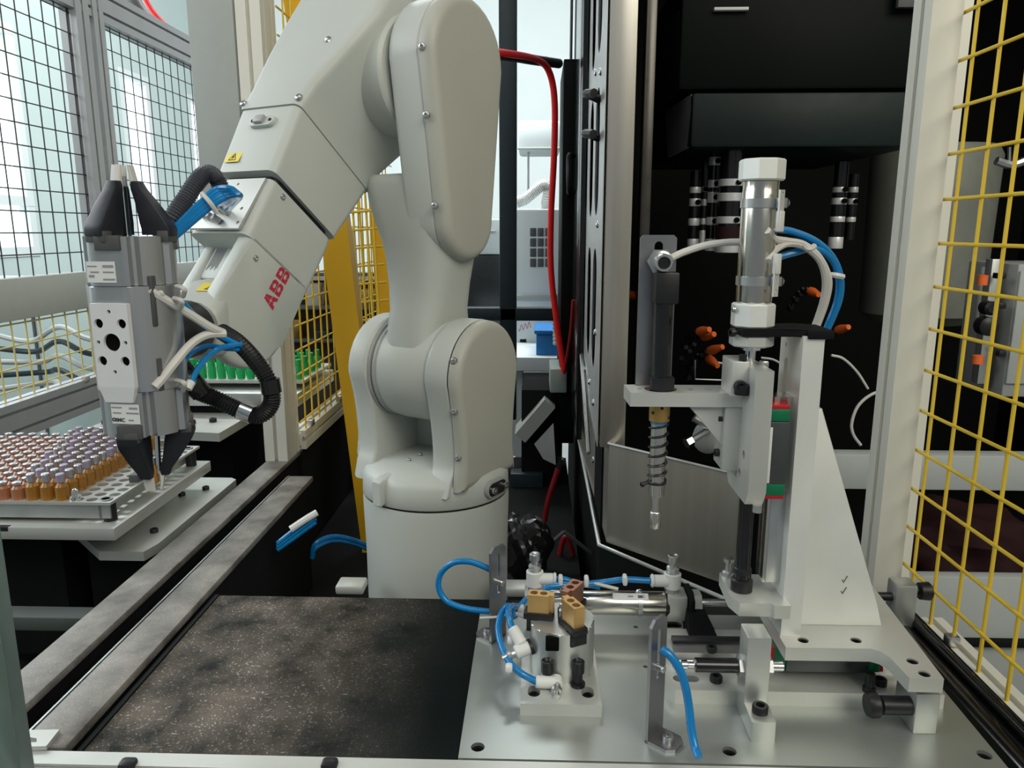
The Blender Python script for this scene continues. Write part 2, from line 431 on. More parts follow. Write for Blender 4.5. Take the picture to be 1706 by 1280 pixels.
# machines seen through it
MY = 3.3
def rect(px0, px1, py0, py1, Y, dep, bev=.004):
    a = at(px0, py1, Y); b = at(px1, py0, Y); return bx(a.x, b.x, Y, Y+dep, a.z, b.z, bev)
ac = thing('chiller_cabinet', 'white cabinet with a square vent grille seen through the cell window', 'cabinet', at(895, 700, MY))
a, b = at(858, 515, MY), at(935, 348, MY); part('body', bx(a.x, b.x, MY, MY+.5, -.9, b.z, .01), 'wall_white', ac)
part('skirt', rect(858, 935, 492, 500, MY-.01, .02), 'grey_panel', ac)
for r in range(4):
    for c in range(3):
        x = 883+c*12.5; yy = 380+r*17; part('vent_opening', rect(x, x+10, yy, yy+14, MY-.004, .01, .002), 'grey_dark', ac)
d = thing('flexible_duct', 'white ribbed flexible duct on top of the vented cabinet', 'duct', at(890, 345, 3.4))
ribbed([at(860, 338, 3.4), at(875, 332, 3.4), at(890, 320, 3.4), at(905, 309, 3.4), at(915, 315, 3.4), at(912, 330, 3.4), at(910, 348, 3.42)], .026, 'white_plastic', 'hose', d, k=12)
cb = thing('white_machine_cabinet', 'white machine cabinet with a door handle behind the robot elbow', 'cabinet', at(760, 520, 3.5))
part('body', rect(640, 838, 365, 424, 3.5, .5, .01), 'wall_white', cb); a = at(640, 514, 3.5); b = at(838, 514, 3.5); part('plinth', bx(a.x, b.x, 3.5, 4.0, -.9, a.z), 'grey_dark', cb)
part('handle', rect(813, 825, 384, 387, 3.48, .02), 'grey_panel', cb)
part('lower_window', rect(640, 838, 425, 514, 3.5, .5, .01), mat('dim_window', (.035, .038, .04), .3), cb, label='dark lower window of the cabinet')
oh = thing('ceiling_duct_box', 'pale box-shaped ventilation unit high behind the cell window', 'ventilation unit', at(895, 300, 4.2))
part('body', rect(862, 935, 200, 250, 4.2, .4, .02), 'wall_white', oh)
part('pipe', rect(878, 882, 250, 330, 4.3, .02), 'grey_panel', oh)
part('bracket', rect(862, 935, 245, 249, 4.19, .02), 'grey_panel', oh)
bt = thing('back_bench', 'white bench top behind the cell window under the blue crate', 'bench', at(900, 640, 2.9))
part('top', rect(800, 960, 596, 618, 2.9, .5, .004), 'wall_white', bt)
part('front_panel', rect(872, 945, 619, 650, 2.9, .4, .004), 'paper', bt, label='beige front panel')
part('recessed_panel', rect(800, 871, 619, 760, 3.0, .4, .004), 'wall_white', bt)  # white panel set back under the bench top
part('case', rect(861, 944, 534, 592, 3.35, .05), 'grey_dark', bt, label='dark grey back panel of the bench')
cr = thing('blue_crate', 'blue plastic crate on the white bench behind the red hose', 'crate', at(915, 603, 2.95))
part('body', rect(893, 943, 556, 604, 2.95, .25, .006), 'crate_blue', cr)
part('rim', rect(890, 945, 551, 557, 2.94, .27, .003), 'crate_blue', cr)
part('label', rect(866, 877, 565, 583, 3.3, .01, .0005), 'paper', bt)
cc = thing('coiled_cord', 'white coiled cord hanging beside the red air hose', 'cord', at(925, 560, 2.3))
ribbed([at(924, 490, 2.3), at(925, 530, 2.3), at(926, 575, 2.3)], .009, 'white_plastic', 'coil', cc, k=14)
cp = thing('pink_spring_cable', 'small pink coiled wire on the dark wall beside the blue crate', 'wire', at(870, 548, 3.2))
pts = [at(864+i*1.1, 548-i*.4+5*math.sin(i*1.1), 3.2) for i in range(20)]
part('coil', tube(pts, .002, 6, k=3), mat('pink', (.5, .2, .3), .5), cp)
# stuff low behind the robot
bd = thing('black_machine_body', 'black angular machine body with a pale sloping edge right behind the robot base', 'machine', at(890, 900, 1.9))
part('block', rect(868, 938, 650, 1000, 1.95, .25, .004), 'black_matte', bd)
a, b = at(875, 738, 1.9), at(925, 680, 1.9)
add = BM(); dv = (b-a).normalized(); up = V((-dv.z, 0, dv.x))
add_loft(add, [[a, a+up*.035, b+up*.035, b], [p+V((0, .1, 0)) for p in (a, a+up*.035, b+up*.035, b)]])
part('sloping_edge', add, 'grey_panel', bd, label='grey sloping metal edge')
part('top_cover', rect(916, 945, 615, 655, 1.9, .15, .004), mat('pale_green', (.33, .40, .37), .5), bd, label='pale green top cover')
pp = BM(); add_loft(pp, [[at(890, 740, 1.88), at(922, 705, 1.88), at(926, 775, 1.88), at(905, 765, 1.88)], [at(890, 740, 1.89), at(922, 705, 1.89), at(926, 775, 1.89), at(905, 765, 1.89)]])
part('curved_sheet', pp, 'paper', bd, label='pale curled sheet')
part('lower_panel', rect(850, 905, 790, 860, 1.93, .05), 'frame_teal', bd)
hg = thing('hanging_hoses', 'dark red hoses in the shadow behind the air cylinder', 'hose', at(930, 950, 1.5))
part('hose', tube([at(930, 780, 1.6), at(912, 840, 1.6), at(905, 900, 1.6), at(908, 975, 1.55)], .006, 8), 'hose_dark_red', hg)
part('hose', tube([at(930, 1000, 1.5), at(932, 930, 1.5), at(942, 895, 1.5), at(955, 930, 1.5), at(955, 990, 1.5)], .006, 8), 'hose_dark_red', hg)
part('connector', cyl(at(930, 781, 1.6), at(934, 762, 1.6), .006, 10), 'chrome', hg)
tr = thing('chip_bag', 'crumpled shiny black plastic bag beside the robot base', 'bag', at(866, 950, 1.3))
t = BM(); bmesh.ops.create_icosphere(t, subdivisions=4, radius=.055)
for v in t.verts:
    n = math.sin(v.co.x*130+v.co.z*90)*.004+math.sin(v.co.y*210+v.co.x*60)*.003+random.uniform(-.002, .002)
    v.co += v.co.normalized()*n; v.co.z *= 1.1
bmesh.ops.translate(t, verts=t.verts[:], vec=at(870, 910, 1.35)); part('bag', t, 'black_gloss', tr, angle=15)
fr_ = thing('roof_channel', 'thin dark metal gable-shaped frame in shadow behind the air cylinder', 'frame', at(935, 960, 1.45))
part('bar', tube([at(885, 935, 1.45), at(940, 886, 1.45)], .004, 6, False), 'grey_dark', fr_)
part('bar', tube([at(940, 886, 1.45), at(1000, 935, 1.45)], .004, 6, False), 'grey_dark', fr_)

# machine bed: pan below everything, its black standing for the unlit void
bed = thing('machine_bed', 'black sheet-metal machine bed around and below the work table', 'machine bed', (-.4, 1.2, -.9))
part('pan', bx(-1.16, .09, .2, 2.2, -.9, -.225), 'black_matte', bed)
part('side_apron', bx(-.54, -.49, 1.5, 2.3, -.22, -.005), 'black_matte', bed)
part('rear_apron', bx(-.49, -.2, 2.1, 2.14, -.22, .15), 'black_matte', bed)
# work table
tb = thing('work_table', 'black steel work table top with metal dust on its left half', 'table', (-.15, .73, -.2))
TT = bx(-.408, .47, .575, .888, -.03, -.0125)
part('table_top', TT, 'table_black', tb)
part('left_flange', bx(-.414, -.409, .575, .888, -.05, -.011), 'black_machine_edge', tb)
part('frame', bx(-.40, .46, .60, .86, -.215, -.031), 'black_matte', tb)
for nm, yo, lb, nx in (('steel_bar', -.439, 'dusty square steel bar running beside the dark work table', .0225), ('steel_bar', -.515, 'dusty square steel bar carrying the fence post and passing the vial trays', .0225)):
    near = .578 if yo > -.5 else .45; far = 1.335 if yo > -.5 else 2.3
    t = thing(nm, lb, 'bar', (yo, near, -.21), 'steel bars along the left side')
    part('tube', bx(yo-nx, yo+nx, near, far, -.010, 0, .002), 'bar_steel', t)
    part('web', bx(yo-.016, yo+.016, near+.01, far-.02, -.215, -.010), 'black_matte', t)  # black colour stands for the shade on the bar's sides
    if yo > -.5:
        part('edge_highlight', bx(yo-nx-.0016, yo-nx-.0003, near, far, -.012, .0006), 'chrome', t, label='thin strip standing for the bar edge highlight')  # bright strips model the highlight along the bar edge
        part('edge_highlight', bx(yo-nx-.0050, yo-nx-.0042, near, far, -.014, -.002), 'zinc', t, label='thin strip standing for the bar edge highlight')
# front edge extrusion
fe = thing('front_rail', 'aluminium slotted rail along the front edge of the work table', 'rail', (0, .55, -.2))
part('profile', prism(extr_prof(.040, .040, 1, 1, .007, .006), frame_m((-.53, .5545, -.0205), V((0, 1, 0)), V((0, 0, 1)), V((1, 0, 0))), 0, 1.05), 'alu_light', fe)
for px in (213, 549): inst('end_plug', 'plug', lambda: box((0, 0, 0), (.014, .012, .008), None, .003), 'black_plastic', onz(px, 1274, .0), None, fe)
part('mounting', bx(-.5, .46, .537, .572, -.215, -.041), 'black_matte', fe)
cbk = thing('corner_bracket', 'small pale L-shaped bracket at the near end of the steel bar', 'bracket', onz(60, 1240, -.001))
o = [onz(*p, .0)[:2] for p in ((45, 1223), (100, 1222), (78, 1250), (48, 1251), (50, 1244), (62, 1243), (62, 1237), (44, 1234))]
part('plate', prism(o, I4, .0, .004), 'alu_light', cbk)
# foreground door edge
e = at(45, 1275, .42)
dg = thing('acrylic_door_edge', 'blurred greenish door edge close at the bottom left corner', 'door edge', (e.x-.04, .42, -.3))
part('profile', bx(e.x-.07, e.x-.024, .42, .46, -.3, .42, .004), mat('green_alu', (.24, .32, .31), .35, .5), dg)
part('seal', bx(e.x-.024, e.x-.020, .421, .44, -.3, .42, .001), 'door_glass', dg)

# ============================================================ LEFT FENCE
LX = -1.2
lf = thing('mesh_fence', 'tall wire mesh fence with a grey middle rail on the far left', 'fence', (LX, 2.2, -.2))
part('post', extrusion((LX, 2.06, -.2), (LX, 2.06, 1.8), .045, .06, (0, 1, 0), 1, 1), 'alu_backlit', lf)
part('post', extrusion((LX, 2.135, -.2), (LX, 2.135, 1.8), .045, .05, (0, 1, 0), 1, 1), 'alu_backlit', lf)
part('post', extrusion((LX, 3.5, -.2), (LX, 3.5, 1.8), .045, .06, (0, 1, 0), 1, 1), 'alu_backlit', lf)
part('top_rail', extrusion((LX, 1.2, 1.05), (LX, 3.5, 1.05), .04, .09, (0, 0, 1), 1, 2), 'alu_backlit', lf)
part('middle_rail', bx(LX-.02, LX+.02, 1.2, 3.5, .25, .345, .003), 'grey_panel', lf, label='plain grey middle rail')
part('bottom_rail', extrusion((LX, .9, .025), (LX, 3.5, .025), .045, .085, (0, 0, 1), 1, 2), 'alu_backlit', lf)
for z in [.345+.05*k for k in range(0, 14)]:
    pass
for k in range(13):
    z = .395+.05*k; wire((LX, 1.2, z), (LX, 3.5, z), .0016, lf, 'fence_backlit')
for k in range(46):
    yy = 1.22+.05*k; wire((LX+.003, yy, .345), (LX+.003, yy, 1.01), .0016, lf, 'fence_backlit')
    wire((LX+.003, yy, .067), (LX+.003, yy, .25), .002, lf, 'fence_yellow_pale')
for k in range(4):
    z = .09+.05*k; wire((LX, 1.2, z), (LX, 3.5, z), .002, lf, 'fence_yellow_pale')
for yy in (1.55, 1.9): part('clip', box((LX+.02, yy, .07), (.012, .02, .015), None, .002), 'alu_light', lf)
# round hatch / cable arc upper left
arc = thing('cable_arc', 'thick dark hose curving behind the top of the far fence', 'hose', at(250, 30, 3.0))
part('hose', tube([at(205, -30, 3.0), at(235, 22, 3.0), at(270, 55, 3.0), at(330, 85, 3.0), at(400, 100, 3.0)], .028, 12), 'grey_dark', arc)
arc2 = thing('red_hose', 'red hose curving above the dark hose behind the far fence', 'hose', at(260, 20, 2.9))
part('hose', tube([at(232, -20, 2.9), at(255, 20, 2.9), at(285, 48, 2.9), at(330, 70, 2.9), at(400, 85, 2.9)], .009, 10), 'hose_red', arc2)
stp = thing('hanging_string', 'thin frayed string hanging from the red hose behind the fence', 'string', at(305, 60, 2.85))
part('strand', tube([at(302, 58, 2.85), at(306, 80, 2.85), at(309, 100, 2.85), at(316, 120, 2.85)], .003, 6), 'tube_white', stp)
# clutter beyond the lower fence
pb = thing('floor_cables', 'loose grey cables lying behind the lower yellow mesh', 'cables', (-2.0, 3.0, -.1))
for i in range(5):
    y0 = 555+i*24; part('cable', tube([at(-20, y0, 3.2-.05*i), at(50+9*i, y0+14-7*i, 3.2), at(100, y0-10, 3.1), at(170, y0+12, 3.1), at(330, y0-20, 3.3)], .012, 8), ('grey_panel', 'frame_teal')[i % 2], pb)
dk = thing('white_duct_cabinet', 'pale cabinet standing behind the lower yellow mesh', 'cabinet', (-2.3, 3.4, -.9))
part('body', bx(-2.9, -1.75, 3.4, 3.9, -.9, .22, .02), 'wall_teal', dk); part('door_gap', bx(-2.33, -2.32, 3.39, 3.41, -.8, .2), 'grey_dark', dk)

# ============================================================ MIDDLE FENCE + POST
mf = thing('yellow_mesh_fence', 'yellow mesh fence on an aluminium post standing on the steel bar', 'fence', (-.5, 1.45, 0))
part('post', extrusion((-.5165, 1.465, 0), (-.5165, 1.465, 1.5), .045, .08, (0, 1, 0), 1, 2, .007), 'alu_fence', mf)
part('bottom_rail', extrusion((-.5, 1.51, .02), (-.5, 2.6, .02), .035, .04, (0, 0, 1)), 'alu_fence', mf)
part('top_rail', extrusion((-.5, 1.51, 1.2), (-.5, 2.6, 1.2), .035, .04, (0, 0, 1)), 'alu_fence', mf)
for k in range(22):
    z = .06+.05*k; wire((-.49, 1.5, z), (-.49, 2.6, z), .002, mf, 'fence_yellow')
for k in range(20):
    yy = 1.53+.05*k; wire((-.487, yy, .03), (-.487, yy, 1.2), .002, mf, 'fence_yellow')
for yy in (1.56, 1.8): part('clip', box((-.485, yy, .045), (.012, .02, .015), None, .002), 'zinc', mf)
gp = thing('grey_trunking', 'wide flat grey trunking hung beside the aluminium fence post', 'trunking', at(355, 300, 1.42))
a = at(322, 200, 1.42); b = at(392, 100, 1.42)
part('duct', bx(a.x, -.5405, 1.43, 1.5, .40, 1.3, .004), 'grey_panel', gp)
part('lid', bx(a.x+.002, -.5425, 1.4235, 1.43, .402, 1.29, .002), 'grey_panel', gp)
# yellow guard behind robot
yg = thing('yellow_guard_frame', 'yellow sheet-metal guard frame with mesh standing close behind the robot', 'guard', at(600, 870, 1.5))
def quad(p, th=.02, dirv=(0, 1, 0)):
    bm = BM(); d_ = V(dirv)*th; add_loft(bm, [p, [q+d_ for q in p]]); return bm
part('stile', quad([at(612, 985, 1.49), at(652, 985, 1.49), at(578, 380, 1.55), at(532, 380, 1.55)], .04), 'post_yellow', yg)
part('stile', quad([at(532, 380, 1.55), at(578, 380, 1.55), at(520, -60, 1.6), at(462, -60, 1.6)], .04), 'post_yellow', yg)
part('return_edge', quad([at(578, 380, 1.56), at(588, 380, 1.7), at(622, 700, 1.68), at(614, 700, 1.54)], .004), 'fence_yellow_pale', yg)
part('stile', quad([at(640, 700, 1.9), at(665, 700, 1.9), at(640, 300, 1.95), at(612, 300, 1.95)], .03), 'post_yellow', yg)
for k in range(4):
    wire(at(586+k*11, 320, 1.9), at(606+k*11, 640, 1.86), .003, yg, 'fence_yellow')
for k in range(8):
    wire(at(572+k*3, 355+k*30, 1.88), at(632+k*3, 350+k*30, 1.9), .003, yg, 'fence_yellow')

tbn = thing('wrapped_blue_tubes', 'bundle of blue air tubes wrapped in clear film left of the robot base', 'air tubes', at(500, 880, 1.1))
for i in range(3): part('tube', tube([at(462, 906+i*5, 1.08), at(490, 884+i*6, 1.09), at(526, 858+i*6, 1.1)], .0040, 8), 'tube_blue', tbn)
part('film', tube([at(484, 882, 1.07), at(508, 866, 1.08), at(528, 854, 1.09)], .0055, 8), 'white_plastic', tbn)
tbn = thing('blue_tube_arch', 'two blue air tubes arching low behind the robot base on its left', 'air tubes', at(560, 900, 1.2))
for i in range(2): part('tube', tube([at(520, 930, 1.2), at(526, 906+i*7, 1.2), at(555, 894+i*7, 1.22), at(590, 900+i*6, 1.24), at(625, 915+i*6, 1.26)], .0040, 8), 'tube_blue', tbn)
lb_ = thing('low_cross_beam', 'dull grey beam low in the dark under the near vial tray', 'beam', at(100, 1040, .9))
part('beam', rect(-60, 172, 1031, 1050, .86, .03, .002), mat('beam_dull', (.07, .085, .08), .6), lb_)

rk = thing('equipment_rack', 'dark brown machine rack with shelves seen behind the yellow mesh fence', 'rack', (-1.2, 2.75, -.9))
ra, rb0 = at(285, 700, 2.75), at(668, 468, 2.75)
part('body', bx(ra.x, rb0.x, 2.78, 3.1, -.9, rb0.z, .004), mat('rack_brown', (.045, .036, .028), .6, var=.3, scale=12), rk)
for z_ in (.05, .17, .29): part('shelf', bx(ra.x, rb0.x, 2.70, 2.78, z_, z_+.012, .001), 'grey_dark', rk)
for i in range(9):
    x_ = ra.x+.06+i*.1
    part('box', bx(x_, x_+.05, 2.71, 2.77, .182, .182+.04+.02*(i % 3), .003), ('orange', 'bronze', 'grey_panel')[i % 3], rk)
    part('box', bx(x_+.02, x_+.07, 2.71, 2.77, .062, .062+.03+.02*((i+1) % 3), .003), ('grey_panel', 'bronze', 'frame_teal')[i % 3], rk)
# ============================================================ ROBOT
PHI = rad(30); C0 = V((-.143, 1.03, 0))
A = V((math.cos(PHI), -math.sin(PHI), 0)); F = V((-math.sin(PHI), -math.cos(PHI), 0)); UP = V((0, 0, 1))
def R(u, v, w_): return C0+A*u+F*v+UP*w_
rb = thing('robot_arm', 'white six-axis industrial robot arm reaching over the work table', 'robot', (C0.x, C0.y, -.14))
RB = .104
part('base', lathe([(RB-.002, -.22), (RB-.002, .0), (RB, .08), (RB-.001, .0875), (0, .0875)], C0, UP, 64), 'robot_paint', rb)
part('base_seam', lathe([(RB-.002, .087), (RB-.002, .0905)], C0, UP, 48), 'black_plastic', rb)
tur = part('turret', lathe([(0, .0905), (RB-.001, .0905), (RB, .092), (RB-.001, .118), (RB-.006, .127), (.075, .136), (0, .140)], C0, UP, 64), 'robot_paint', rb, angle=50)
def mount_ear(x0, x1):
    part('mounting_ear', bx(x0, x1, .905, .935, -.018, -.006, .003), 'alu_light', rb)
mount_ear(-.262, -.225); mount_ear(-.055, .015)
# nub on the turret rim, connector recess
th = rad(-38); dn = V((math.sin(th), -math.cos(th), 0)); tn = V((math.cos(th), math.sin(th), 0))
nb = BM(); add_loft(nb, [rrect(C0+dn*r_+UP*z_, tn, (dn*-0+UP), w_, h_, .003) for r_, z_, w_, h_ in ((.075, .128, .012, .012), (.098, .112, .016, .034), (.109, .108, .017, .036), (.111, .108, .014, .032))])
part('rotation_stop', nb, 'robot_paint', rb)
th = rad(58); dn = V((math.sin(th), -math.cos(th), 0)); tn = V((math.cos(th), math.sin(th), 0))
Mc = frame_m(C0+dn*(RB-.003)+UP*.108, tn, UP, dn)
part('connector_panel', prism(slot(0, 0, .046, .012), Mc, -.004, .0065, .001), 'robot_grey', rb)
part('connector_recess', prism(slot(0, 0, .040, .009), Mc, .0, .0072), 'black_plastic', rb)
for x_ in (-.012, .014): part('socket', lathe([(.005, 0), (.005, .005), (.003, .005), (.0025, .001), (0, .001)], Mc @ V((x_, 0, .007)), dn, 16), 'chrome', rb)
Z2 = .260; Z3 = .655; RE = .079
def lobe_outline(r, cz, waist, zw, flare, zb, n=22):
    pts = [(r*math.cos(pi*i/n), cz+r*math.sin(pi*i/n)) for i in range(n+1)]
    L = spline([V((-r, cz, 0)), V((-waist-.004, (cz+zw)/2, 0)), V((-waist, zw, 0)), V((-(waist+flare)/2, (zw+zb)/2, 0)), V((-flare, zb, 0))], 6)[1:]
    l = [(p.x, p.y) for p in L]
    return pts+l+[(-p[0], p[1]) for p in reversed(l)]
def FM(u0): return frame_m(R(u0, 0, 0), F, UP, A)     # x=v, y=z, z=u
part('left_shoulder', pill(lobe_outline(.075, Z2, .058, .155, .072, .108), FM(0), -.098, -.060, .014, .004), 'robot_paint', rb, angle=50)
part('rear_web', box((-.012, -.042, .185), (.100, .018, .14), frame_m(C0, A, F, UP), .004), 'robot_paint', rb)
part('left_shoulder_cover', pill(lobe_outline(.063, Z2, .050, .165, .054, .135), FM(0), -.103, -.095, .005, 0), 'robot_paint', rb)
part('right_shoulder', pill(lobe_outline(.075, Z2, .060, .15, .078, .108), FM(0), .036, .077, .012, .002), 'robot_paint', rb, angle=50)
part('cover_seam', pill(lobe_outline(.0735, Z2, .0585, .16, .064, .116), FM(0), .072, .0785), 'black_plastic', rb)
part('shoulder_cover', pill(lobe_outline(.074, Z2, .062, .16, .067, .115), FM(0), .0785, .095, .001, .011), 'robot_paint_shaded', rb, angle=50)
for v_, z_ in ((.0675, Z2+.030), (.0685, Z2-.035), (.0615, Z2-.098)):
    button(R(.0845, v_, z_), A*.3+F, .005, rb)
for v_, z_ in ((.02, .1405), (.045, .139)): button(R(-.012, v_, z_), UP, .003, rb)
# J2 drum and lower arm
part('drum_seal', lathe([(.071, 0), (.071, .004), (.066, .004), (.066, .008), (.070, .008), (.070, .012)], R(-.060, 0, Z2), A, 48), 'robot_grey', rb)
part('shoulder_drum', lathe([(.060, 0), (.068, .003), (.070, .02), (.070, .086), (.066, .092)], R(-.052, 0, Z2), A, 56), 'robot_paint', rb)
def usec(u0, u1, z, D, r=.025, vc=0): return rrect(R((u0+u1)/2, vc, z), A, F, u1-u0, D, r, 6)
la = BM()
ss = [(-.044, .030, Z2+.00, .118, .02), (-.045, .031, Z2+.06, .116, .024), (-.048, .036, Z2+.085, .104, .03), (-.052, .044, Z2+.12, .098, .032), (-.056, .052, Z2+.16, .100, .032),
      (-.062, .055, Z2+.18, .104, .034), (-.072, .060, Z2+.205, .108, .036), (-.080, .062, Z2+.23, .110, .036), (-.082, .062, Z2+.248, .110, .036), (-.080, .060, Z2+.257, .106, .034), (-.074, .055, Z2+.262, .096, .03)]
add_loft(la, [usec(a_, b_, z, D, r_) for a_, b_, z, D, r_ in ss])
lower = part('lower_arm', la, 'robot_paint', rb, angle=60)
def caps(r0, z0, r1, z1, n=18):
    pts = [(r1*math.cos(pi*i/n), z1+r1*math.sin(pi*i/n)) for i in range(n+1)]
    return pts+[(-r0*math.cos(pi*i/n), z0-r0*math.sin(pi*i/n)) for i in range(n+1)]
part('elbow_housing', pill(caps(.054, Z2+.205, RE, Z3), FM(0), -.002, .046, .010, .002), 'robot_paint', rb, angle=50)
part('elbow_seam', pill(caps(.053, Z2+.205, RE-.001, Z3), FM(0), .044, .0475), 'robot_grey', rb)
part('elbow_cover', pill(caps(.054, Z2+.205, RE, Z3), FM(0), .0475, .068, .001, .013), 'robot_paint_shaded', rb, angle=50)
for v_, z_ in ((.0785, Z3+.005), (.0735, Z3-.070), (.061, Z2+.22)): button(R(.054, v_, z_), A*.3+F, .005, rb)
# elbow drum + upper arm
part('elbow_drum', cyl(R(-.13, .012, Z3-.01), R(-.006, .012, Z3-.01), .074, 48, .004), 'robot_paint', rb)
A0, F0 = A, F; PA = rad(27.1); A = V((math.cos(PA), -math.sin(PA), 0)); F = V((-math.sin(PA), -math.cos(PA), 0))
bt_ = rad(51.7)
D_ = F*math.cos(bt_)-UP*math.sin(bt_); N_ = F*math.sin(bt_)+UP*math.cos(bt_)
J3 = C0+A*-.122+UP*.6326+N_*.0252
def asec(s, W, H, off, r=.012, uc=0, n=4): return rrect(J3+D_*s+N_*off+A*uc, A, N_, W, H, r, n)
ua = BM()
add_loft(ua, [asec(-.150, .05, .05, -.02, .02), asec(-.140, .085, .10, -.015, .03), asec(-.115, .130, .150, -.006, .02, .018), asec(-.06, .158, .172, 0, .014, .028), asec(-.01, .158, .171, 0, .012, .028), asec(.045, .136, .167, 0, .012, .017), asec(.095, .108, .160, 0, .012, .0035), asec(.128, .101, .157, .0, .010)])
part('upper_arm', ua, 'robot_paint', rb, angle=40)
ua = BM()
add_loft(ua, [asec(.129, .099, .153, .0, .010), asec(.165, .098, .142, 0, .010), asec(.216, .096, .128, 0, .010)])
part('arm_nose', ua, 'robot_paint', rb, angle=40)
part('arm_seam', (lambda b_: (add_loft(b_, [asec(.126, .098, .152, .0, .01), asec(.131, .098, .152, .0, .01)]), b_)[1])(BM()), 'robot_grey', rb)
for s_, u_ in ((.119, .046), (.119, -.046)): button(J3+D_*s_+N_*.0785+A*u_, N_, .005, rb)
button(J3+D_*.03+N_*.083+A*.050, N_+A, .005, rb)
# small clamp on the nose face
M_n = frame_m(J3+D_*.150+N_*.0735, A, D_, -N_*-1)
part('cable_clamp', prism(slot(0.002, 0, .040, .0075), M_n, -.002, .004, .001), 'robot_paint', rb)
part('clamp_block', box((0, 0, .006), (.014, .011, .005), M_n, .001), 'robot_grey', rb, label='dark metal clamp block')
for x_ in (-.013, .016): button(M_n @ V((x_, 0, .004)), N_, .0022, rb, 'black_plastic')
part('joint_gap', (lambda b_: (add_loft(b_, [asec(.210, .084, .108, 0, .01), asec(.232, .084, .104, 0, .01)]), b_)[1])(BM()), 'black_plastic', rb)
# forearm
fa = BM()
add_loft(fa, [asec(.224, .094, .116, 0, .008), asec(.236, .096, .120, -.001, .010), asec(.300, .096, .118, -.003, .010)])
part('forearm', fa, 'robot_paint', rb, angle=40)
sJ5 = .378
def cheek_outline(s0, h0, h1, r):
    pts = [(s0, h1), (s0, h0)]
    cx = sJ5; c_off = (h0+h1)/2
    n = 14
    return [(s0, h0)]+[(cx+r*math.cos(-pi/2+pi*i/n), c_off+r*math.sin(-pi/2+pi*i/n)) for i in range(n+1)]+[(s0, h1)]
MA = frame_m(J3, D_, N_, A)
part('forearm_cheek', prism(cheek_outline(.290, -.060, .050, .054), MA, .026, .048, .007, 3), 'robot_paint', rb, angle=50)
part('forearm_cheek', prism(cheek_outline(.290, -.060, .030, .046), MA, -.048, -.030, .006, 3), 'robot_paint', rb, angle=50)
fb = BM(); add_box(fb, (.315, -.048, 0), (.06, .022, .07), MA, .004); part('forearm_back', fb, 'robot_paint', rb)
for s_, n_ in ((.232, .036), (.315, .030)): button(J3+D_*s_+N_*n_+A*.0475, A, .004, rb)
# warning labels
def warn(M, s=1):
    st = part('warning_sticker', prism([(-.014*s, -.009*s), (.014*s, -.009*s), (.014*s, .009*s), (-.014*s, .009*s)], M, 0, .0004), 'sticker_yellow', rb, label='yellow electric shock warning sticker')
    b_ = BM(); o_ = [(-.0078*s, -.0062*s), (.0078*s, -.0062*s), (0, .0072*s)]; i_ = [(p[0]*.78, (p[1]+.0015*s)*.78-.0013*s) for p in o_]
    add_plate(b_, o_, [i_], M, .0003, .0007); part('warning_triangle', b_, 'ink', st)
    z = [(.001, .0045), (-.0028, -.0006), (-.0002, -.0004), (-.0012, -.0042), (.0026, .0010), (.0002, .0008)]
    part('lightning', prism([(a_*s, b__*s-.0006*s) for a_, b__ in z], M, .0003, .0007), 'ink', st)
warn(frame_m(J3+D_*.196+N_*.0672-A*.026, A, -D_, N_) @ Matrix.Rotation(rad(0), 4, 'Z'), .85)
# connector plate on the forearm
MP = frame_m(J3+D_*.262+N_*.0590, A, D_, N_)
pl = part('connector_plate', plate([(-.040, -.036), (.040, -.036), (.040, .036), (-.040, .036)], [circ(-.022, -.024, .0028), circ(.0, -.028, .0018), circ(.016, -.010, .002), circ(.028, .008, .0022), circ(.034, .028, .0022)], MP, 0, .003), 'alu_light', rb, label='machined plate with air fittings')
part('plug_socket', lathe([(.006, 0), (.006, .003), (.0035, .004), (.003, .0005), (0, .0005)], MP @ V((-.022, -.024, .003)), N_, 16), 'zinc', pl)
for i in range(4):
    p0 = MP @ V((-.020+i*.0105, .006+i*.003, .003)); part('air_fitting', cyl(p0, p0+(N_*.012-A*.004), .0042, 12, .001), 'chrome', pl)
    p1 = MP @ V((-.026+i*.0105, .018+i*.003, .003)); part('air_fitting', cyl(p1, p1+(N_*.010-A*.004), .0040, 12, .001), 'zinc', pl)
# pocket wall label
part('forearm_web', (lambda b_: (add_box(b_, (.318, -.012, -.004), (.05, .078, .060), MA, .004), b_)[1])(BM()), 'robot_paint', rb)
ML = frame_m(J3+D_*.318+N_*.0272, A, -D_, N_)
part('web_boss', lathe([(.013, 0), (.013, .0015), (.005, .002), (.0045, .0008), (0, .0008)], ML @ V((.008, .004, 0)), N_, 24), 'robot_paint', rb)
for i in range(8): part('print_line', box((-.026+i*.0022, .004, .0002), (.0008, .034-.005*(i % 3), .0003), ML), 'ink_grey', rb)
